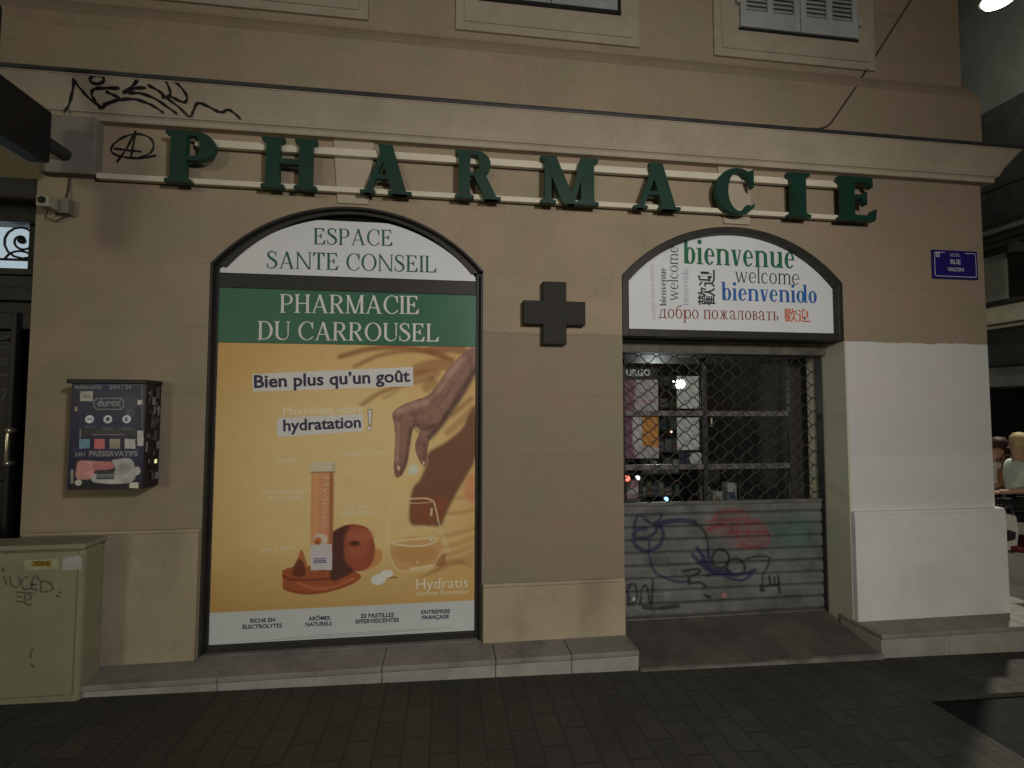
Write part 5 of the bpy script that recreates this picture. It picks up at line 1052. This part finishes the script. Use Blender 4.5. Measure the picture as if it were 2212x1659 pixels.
# lit lamps inside
def small_lamp(name, label, p, y, r_, c, st):
    q = ez(p, y); t = thing(name, label, 'lamp', tuple(q)); mb = MB(); mb.lathe(q, [(0, -r_), (r_ * .7, -r_ * .7), (r_, 0), (r_ * .7, r_ * .7), (0, r_)], 12); mb.build('bulb', emit(name + '_' + 'glow', c, st), t)
    mb = MB(); mb.lathe(q, [(r_ * 1.15, r_ * .3), (r_ * 1.15, r_ * 1.8), (0, r_ * 1.9)], 12, axis='y'); mb.build('socket', DOORV, t); return t
spl = small_lamp('spot_lamp', 'bright white lamp shining over the upper white notice', (662, 385), .44, .034, (.85, 1, .93), 6)
l = bpy.data.lights.new('shop_fill_light', 'POINT'); l.energy = 30; l.color = (.95, 1, .95); l.shadow_soft_size = .06; o = bpy.data.objects.new('shop_fill_light', l); COL.objects.link(o); o.parent = spl; o.location = (.35, 1.3, -.1)  # added fill light set well behind the bulb, brightens the shop interior
small_lamp('pilot_lamp', 'tiny white pilot lamp left of the upper notice', (597, 360), .45, .006, (1, 1, 1), 6)
small_lamp('pilot_lamp', 'tiny orange pilot lamp between the pink poster and the lower notice', (577, 830), .45, .006, (1, .35, .2), 8)
small_lamp('display_lamp', 'red lamp glowing at the lower left behind the grille', (165, 1265), .47, .022, (1, .16, .12), 2.5)
small_lamp('display_lamp', 'white lamp beside the red one low behind the grille', (262, 1260), .47, .018, (.95, 1, .95), 1.6)
small_lamp('display_lamp', 'small blue lamp low behind the grille, just above the slats', (528, 1460), .46, .017, (.25, .55, 1), 3)

# ================================================================== ACROSS THE SIDE STREET
fb = thing('far_building', 'dark building across the side street with pale shop cornice, balcony and shuttered window', 'building', (11, 5, -.15))
FX = 11.0
mb = MB()
def fx(mb, y0, y1, z0, z1, d0=0.0, d1=.3, mi=0): mb.box(FX - d0, FX + d1, y0, y1, z0, z1, mi)
fx(mb, -2, 24, 3.55, 15, 0, .6); fb_w = mb.build('wall', FARW, fb)
mb = MB(); fx(mb, -2, 24, 3.10, 3.16, .16); fx(mb, -2, 24, 3.19, 3.25, .22); fx(mb, -2, 24, 3.16, 3.19, .05); fx(mb, -2, 24, 3.25, 3.56, .04); mb.build('shop_cornice', FARL, fb, .004)
mb = MB(); fx(mb, -2, 24, 2.38, 3.10, .06); mb.build('fascia', FARP, fb)
mb = MB(); fx(mb, -2, 24, -.5, 1.93, -.1); fx(mb, -2, 24, 2.34, 2.38, .08); fx(mb, -2, 24, 1.90, 1.95, .08); 
for k in range(26): fx(mb, -2 + k, -1.94 + k, -.4, 2.38, .07)
mb.build('shop_front', FARD, fb)
mb = MB()
for k in range(26): fx(mb, -1.94 + k, -1 + k, 1.95, 2.34, .02)
mb.build('transom_light', FARG, fb)
mb = MB()
for k in range(26): fx(mb, -1.93 + k, -1.01 + k, .3, 1.88, -.06, .1)
mb.build('shop_pane', mat('far_pane', (.012, .013, .014), .06, .2, 3), fb)
for k, yb in enumerate((.2, 3.0, 5.62, 8.4, 11.2)):
    mb = MB(); fx(mb, yb - .95, yb + .38, 3.62, 4.62, .05); w_ = mb.build('window', FARL if k == 9 else FARW, fb, .004)
    mb = MB(); fx(mb, yb - .80, yb - .22, 3.68, 4.55, .055); mb.build('pane', FARD, w_)
    mb = MB(); fx(mb, yb - .19, yb + .32, 3.68, 4.58, .085)
    for j in range(24): fx(mb, yb - .15, yb + .28, 3.72 + j * .035, 3.735 + j * .035, .095)
    mb.build('shutter', SHUTB, w_)
    mb = MB(); fx(mb, yb - .9, yb + .3, 5.1, 7.6, .03); w2 = mb.build('window', FARD, fb); mb = MB(); fx(mb, yb + .3, yb + .75, 5.1, 7.5, .08); fx(mb, yb - 1.35, yb - .9, 5.1, 7.5, .08); mb.build('shutter', SHUTB, w2)
    if k == 2: continue
    mb = MB(); fx(mb, yb - .9, yb + .3, 8.6, 11.0, .03); w2 = mb.build('window', FARD, fb)
mb = MB(); fx(mb, -2, 24, 4.70, 4.79, .25); fx(mb, -2, 24, 4.79, 4.86, .42); fx(mb, -2, 24, 4.86, 4.95, .62)
for k in range(30): mb.prism([(0, 0), (.3, 0), (.02, -.35)], 0, .12) if False else mb.box(FX - .3, FX, -1.8 + k * .86, -1.66 + k * .86, 4.5, 4.70)
mb.build('balcony', FARW, fb, .006)
mb = MB()
for k in range(200): mb.box(FX - .60, FX - .585, -2 + k * .13, -1.985 + k * .13, 4.95, 5.72)
mb.box(FX - .62, FX - .575, -2, 24, 5.70, 5.74); mb.box(FX - .61, FX - .58, -2, 24, 5.02, 5.05); mb.build('balcony_railing', IRON, fb, norm=False)
# ---- the street lamp glowing at the top right
def lamp_head(t, p, arm, col, power, bulb, aim=None, cone=96, soft=.7):
    p = Vector(p); mb = MB(); mb.lathe(p, [(.0, .30), (.05, .30), (.07, .22), (.20, .12), (.25, .02), (.25, .0), (.235, .0)], 24); mb.build('lamp_shade', ZINC, t)
    mb = MB(); mb.lathe(p, [(.225, .0), (.20, -.055), (.12, -.10), (0, -.115)], 24); mb.build('diffuser', emit('lamp_diffuser', col, bulb), t)
    mb = MB(); mb.tube([p + Vector((0, 0, .28)), p + Vector((0, 0, .42)), p + Vector(arm) * .12 + Vector((0, 0, .52)), p + Vector(arm) + Vector((0, 0, .55))], .028, 10); mb.build('bracket_arm', ZINC, t)
    l = bpy.data.lights.new('lamp_light', 'SPOT' if aim else 'POINT'); l.energy = power; l.color = col; l.shadow_soft_size = .2; o = bpy.data.objects.new('lamp_light', l); COL.objects.link(o); o.parent = t; o.location = p - wloc(t) - Vector((0, 0, .34))
    if aim and cone == 96:
        l2 = bpy.data.lights.new('lamp_light', 'POINT'); l2.energy = 520; l2.color = col; l2.shadow_soft_size = .2; o2 = bpy.data.objects.new('lamp_light', l2); COL.objects.link(o2); o2.parent = t; o2.location = p - wloc(t) - Vector((0, 0, .36))
    if aim: l.spot_size = R(cone); l.spot_blend = soft; o.rotation_euler = (Vector(aim) - p).to_track_quat('-Z', 'Y').to_euler()
sl = thing('street_lamp', 'lit street lamp glowing on a bracket at the upper right, above the side street', 'street lamp', (9.0, 3.86, 8.2))
lamp_head(sl, (9.0, 3.86, 8.27), (2.0, 0, 0), (1, .97, .80), 8000, 14, (4.6, .4, 0))
# ---- terrace: two people, chairs, a table
def skin_body(name, m, parent, J, E_, sub=2):
    """one continuous body grown over joints J {name: (pos, radius)} joined by E_"""
    names = list(J); me = bpy.data.meshes.new(name); me.from_pydata([J[k][0] for k in names], [(names.index(a), names.index(b)) for a, b in E_], [])
    o = bpy.data.objects.new(name, me); COL.objects.link(o); sk = o.modifiers.new('skin', 'SKIN'); sk.use_smooth_shade = True
    for i, k in enumerate(names):
        r = J[k][1]; me.skin_vertices[0].data[i].radius = (r, r) if not isinstance(r, tuple) else r
    me.skin_vertices[0].data[0].use_root = True
    s = o.modifiers.new('sub', 'SUBSURF'); s.levels = sub; s.render_levels = sub
    dg = bpy.context.evaluated_depsgraph_get(); dg.update(); m2 = bpy.data.meshes.new_from_object(o.evaluated_get(dg)); bpy.data.objects.remove(o)
    m2.materials.clear(); m2.materials.append(m); m2.polygons.foreach_set('use_smooth', [True] * len(m2.polygons)); o = bpy.data.objects.new(name, m2); return place(o, parent)
def seated(name_label, at_, face, hairm, topm, botm, scale=1.0, arm_down=True, hair_long=False):
    """a seated person, knees towards +x before turning by `face`"""
    t = thing('person', name_label, 'person', at_); M = Matrix.Translation(at_) @ Matrix.Rotation(face, 4, 'Z') @ Matrix.Scale(scale, 4)
    P = lambda x, y, z: tuple(M @ Vector((x, y, z)))
    J = {'pelvis': (P(0, 0, .52), .13), 'belly': (P(.01, 0, .68), .115), 'chest': (P(-.01, 0, .88), .13), 'neck': (P(.0, 0, 1.06), .05), 'headb': (P(.02, 0, 1.15), .075), 'headt': (P(.02, 0, 1.27), .085)}
    E_ = [('pelvis', 'belly'), ('belly', 'chest'), ('chest', 'neck'), ('neck', 'headb'), ('headb', 'headt')]
    for s, sg_ in (('l', 1), ('r', -1)):
        J[s + 'sh'] = (P(-.01, .17 * sg_, .99), .052); E_.append(('chest', s + 'sh'))
        down = arm_down and s == 'r'
        el = (P(.02, .22 * sg_, .72), .042); wr = (P(.06, .24 * sg_, .48), .030) if down else (P(.24, .14 * sg_, .66), .030)
        J[s + 'el'] = el; J[s + 'wr'] = wr; J[s + 'pa'] = ((P(.07, .24 * sg_, .40), .034) if down else (P(.31, .11 * sg_, .66), .034)); E_ += [(s + 'sh', s + 'el'), (s + 'el', s + 'wr'), (s + 'wr', s + 'pa')]
        J[s + 'hip'] = (P(.06, .10 * sg_, .50), .095); J[s + 'kn'] = (P(.44, .11 * sg_, .50), .062); J[s + 'an'] = (P(.42, .11 * sg_, .09), .040); J[s + 'to'] = (P(.55, .12 * sg_, .035), .032)
        E_ += [('pelvis', s + 'hip'), (s + 'hip', s + 'kn'), (s + 'kn', s + 'an'), (s + 'an', s + 'to')]
    skin_body('body', SKIN, t, J, E_)
    for s, sg_ in (('l', 1), ('r', -1)):                       # hands: five fingers each
        down = arm_down and s == 'r'; b = Vector((.07, .24 * sg_, .40)) if down else Vector((.31, .11 * sg_, .66)); d = Vector((.1, 0, -1)).normalized() if down else Vector((1, -.2 * sg_, -.15)).normalized(); side = Vector((1, 0, .1)) if down else Vector((0, 1, 0))
        mb = MB()
        for k, (off, ln) in enumerate(((-.024, .066), (-.008, .078), (.008, .074), (.024, .056))):
            q = b + side * off; mb.tube([P(*(q)), P(*(q + d * ln * .6)), P(*(q + d * ln + Vector((-.012, 0, -.012))))], [.0095 * scale, .0085 * scale, .006 * scale], 6)
        q = b + side * .03; mb.tube([P(*q), P(*(q + side * .025 + d * .02)), P(*(q + side * .03 + d * .05))], [.011 * scale, .010 * scale, .007 * scale], 6); mb.build('fingers', SKIN, t)
    Jt = {'p': (P(0, 0, .55), (.15, .155)), 'b': (P(.01, 0, .68), .135), 'c': (P(-.01, 0, .88), (.152, .15)), 'n': (P(-.005, 0, 1.01), .085)}; Et = [('p', 'b'), ('b', 'c'), ('c', 'n')]
    for s, sg_ in (('l', 1), ('r', -1)): Jt[s] = (P(-.01, .175 * sg_, .985), .066); Jt[s + 'e'] = (P(.01, .21 * sg_, .83), .058); Et += [('c', s), (s, s + 'e')]
    skin_body('shirt', topm, t, Jt, Et)
    Jb = {'p': (P(0, 0, .52), .145)}; Eb = []
    for s, sg_ in (('l', 1), ('r', -1)): Jb[s + 'h'] = (P(.06, .10 * sg_, .50), .107); Jb[s + 'k'] = (P(.445, .11 * sg_, .50), .074); Jb[s + 'a'] = (P(.42, .11 * sg_, .13), .055); Eb += [('p', s + 'h'), (s + 'h', s + 'k'), (s + 'k', s + 'a')]
    skin_body('trousers', botm, t, Jb, Eb)
    mb = MB(); hx = [(0, .135), (.06, .125), (.098, .08), (.108, .02), (.10, -.03), (.085, -.07)] + ([(.09, -.16), (.075, -.26), (0.03, -.30)] if hair_long else [(.05, -.09)])
    mb.lathe((0, 0, 0), [(r * scale, h * scale) for r, h in hx], 16); hp = Vector(P(-.015, 0, 1.235)); jr = random.Random(5); mb.v = [tuple(Vector(v) * (1 + jr.uniform(-.05, .07)) + hp) for v in mb.v]; mb.build('hair', hairm, t)
    mb = MB(); nose = [(.10, 0, 1.205), (.125, 0, 1.185), (.10, 0, 1.18)]; mb.tube([P(*q) for q in nose], [.006, .012, .008], 6); mb.build('nose', SKIN, t)
    mb = MB()
    for sg_ in (1, -1): mb.lathe(P(.094, .033 * sg_, 1.215), [(0, -.008), (.009, 0), (0, .008)], 8)
    mb.build('eye', INKK, t)
    return t
def chair(label, at_, face, group):
    t = thing('terrace_chair', label, 'chair', at_, group); M = Matrix.Translation(at_) @ Matrix.Rotation(face, 4, 'Z'); P = lambda x, y, z: tuple(M @ Vector((x, y, z)))
    def bx(mb, x0, x1, y0, y1, z0, z1): mb.add([P(x, y, z) for z in (z0, z1) for y in (y0, y1) for x in (x0, x1)], [(0, 2, 3, 1), (4, 5, 7, 6), (0, 1, 5, 4), (2, 6, 7, 3), (0, 4, 6, 2), (1, 3, 7, 5)])
    mb = MB(); bx(mb, -.2, .24, -.22, .22, .40, .425); mb.build('seat', CHAIRM, t, .008)
    mb = MB(); bx(mb, -.23, -.205, -.21, .21, .55, .84); mb.build('backrest', CHAIRM, t, .008)
    for sx in (-.19, .21):
        for sy in (-.19, .19): mb = MB(); mb.tube([P(sx, sy, .40), P(sx * 1.08, sy * 1.08, 0)], .012, 7); mb.build('leg', CHAIRM, t)
    return t
gA = gz(6.7)
w_at = lambda u, k: (cright * ((u - 1106) / FPX) + fwd)
def spot(u, v, k):                       # a point of the terrace, k metres in front of the camera along y
    d = cright * ((u - 1106) / FPX) - cup * ((v - 829.5) / FPX) + fwd; d *= k / d.y; return Vector((CAM.x + d.x, CAM.y + d.y, 0))
p1 = spot(2163, 1100, 5.45); p2 = spot(2209, 1100, 5.15)
chair('black terrace chair under the auburn-haired person in the white blouse', (p1.x, p1.y, gz(p1.x)), R(195), 'terrace chairs'); seated('seated person with auburn hair in a white blouse, on the terrace behind the corner', (p1.x, p1.y, gz(p1.x) - .03), R(195), HAIRR, BLOUSE, TROUS, .92, True, True)
chair('black terrace chair under the blond person in the mint shirt, nearer the frame edge', (p2.x, p2.y, gz(p2.x)), R(160), 'terrace chairs'); seated('seated blond person in a mint shirt and black trousers at the right edge', (p2.x, p2.y, gz(p2.x) - .03), R(160), HAIRB, SHIRTM, TROUS, .97, False)
tb = spot(2165, 950, 6.6); t = thing('bar_table', 'high white-topped bar table behind the seated people', 'table', (tb.x, tb.y, gz(tb.x)))
mb = MB(); mb.lathe((tb.x, tb.y, gz(tb.x)), [(0, 1.02), (.33, 1.02), (.34, 1.035), (.33, 1.05), (0, 1.05)], 28); mb.build('tabletop', TABLEW, t)
mb = MB(); mb.tube([(tb.x, tb.y, gz(tb.x) + .02), (tb.x, tb.y, gz(tb.x) + 1.02)], .035, 12); mb.build('leg', CHAIRM, t); mb = MB(); mb.lathe((tb.x, tb.y, gz(tb.x)), [(0, .03), (.2, .025), (.24, 0)], 22); mb.build('base', CHAIRM, t)
# tan bag hanging on the blouse wearer's chair, white carrier bag and red planter at their feet
q = spot(2181, 1040, 5.35); bg_ = thing('handbag', 'tan leather handbag hanging between the two seated people', 'bag', (q.x, q.y, .55)); mb = MB()
mb.box(q.x - .13, q.x + .09, q.y - .05, q.y + .05, .52, .78); mb.build('body', BAGM, bg_, .035, 3); mb = MB(); mb.tube([(q.x - .1, q.y, .77), (q.x - .08, q.y, .9), (q.x - .01, q.y, .95), (q.x + .05, q.y, .9), (q.x + .07, q.y, .77)], .009, 7); mb.build('strap', BAGM, bg_)
q = spot(2172, 1160, 4.95); cbg = thing('carrier_bag', 'white carrier bag with black print standing at the feet of the terrace guests', 'bag', (q.x, q.y, gz(q.x))); mb = MB()
z = gz(q.x); mb.add([(q.x + sx * w_, q.y + sy * w_ * .5, z + h) for h, w_ in ((0, .09), (.2, .11), (.34, .10), (.38, .085)) for sx, sy in ((-1, -1), (1, -1), (1, 1), (-1, 1))], [(i * 4 + j, i * 4 + (j + 1) % 4, i * 4 + 4 + (j + 1) % 4, i * 4 + 4 + j) for i in range(3) for j in range(4)]); mb.build('body', INKW, cbg, .01)
mb = MB()
for sy in (-.045, .045): mb.tube([(q.x - .05, q.y + sy, z + .37), (q.x - .03, q.y + sy, z + .48), (q.x + .03, q.y + sy, z + .48), (q.x + .05, q.y + sy, z + .37)], .006, 6)
mb.build('handle', INKK, cbg)
mb = MB(); mb.add([(q.x - .06, q.y - .062, z + .10), (q.x + .05, q.y - .062, z + .12), (q.x + .06, q.y - .062, z + .2), (q.x - .05, q.y - .062, z + .23)], [(0, 1, 2, 3)]); mb.build('printed_patch', INKK, cbg)
q = spot(2200, 1205, 5.0); mb = MB(); mb.box(q.x - .22, q.x + .9, q.y - .2, q.y + .35, gz(q.x) + .0, gz(q.x) + .05); tag(mb.build('doormat', REDC, None, .015), 'dark red mat on the pavement under the terrace guests', 'mat')
# ---- added lamp behind the camera, unseen: its cone brightens mid-facade and fades outward
fill_lamp = thing('street_lamp', 'added lamp on a bracket behind the camera, unseen, aimed to brighten the middle of the pharmacy', 'street lamp', (1.4, -4.2, 2.8))
lamp_head(fill_lamp, (1.4, -4.2, 3.15), (.4, -2.6, 0), (1, .94, .885), 1130, 6, (.5, 0, 1.9), 115, 1.0)
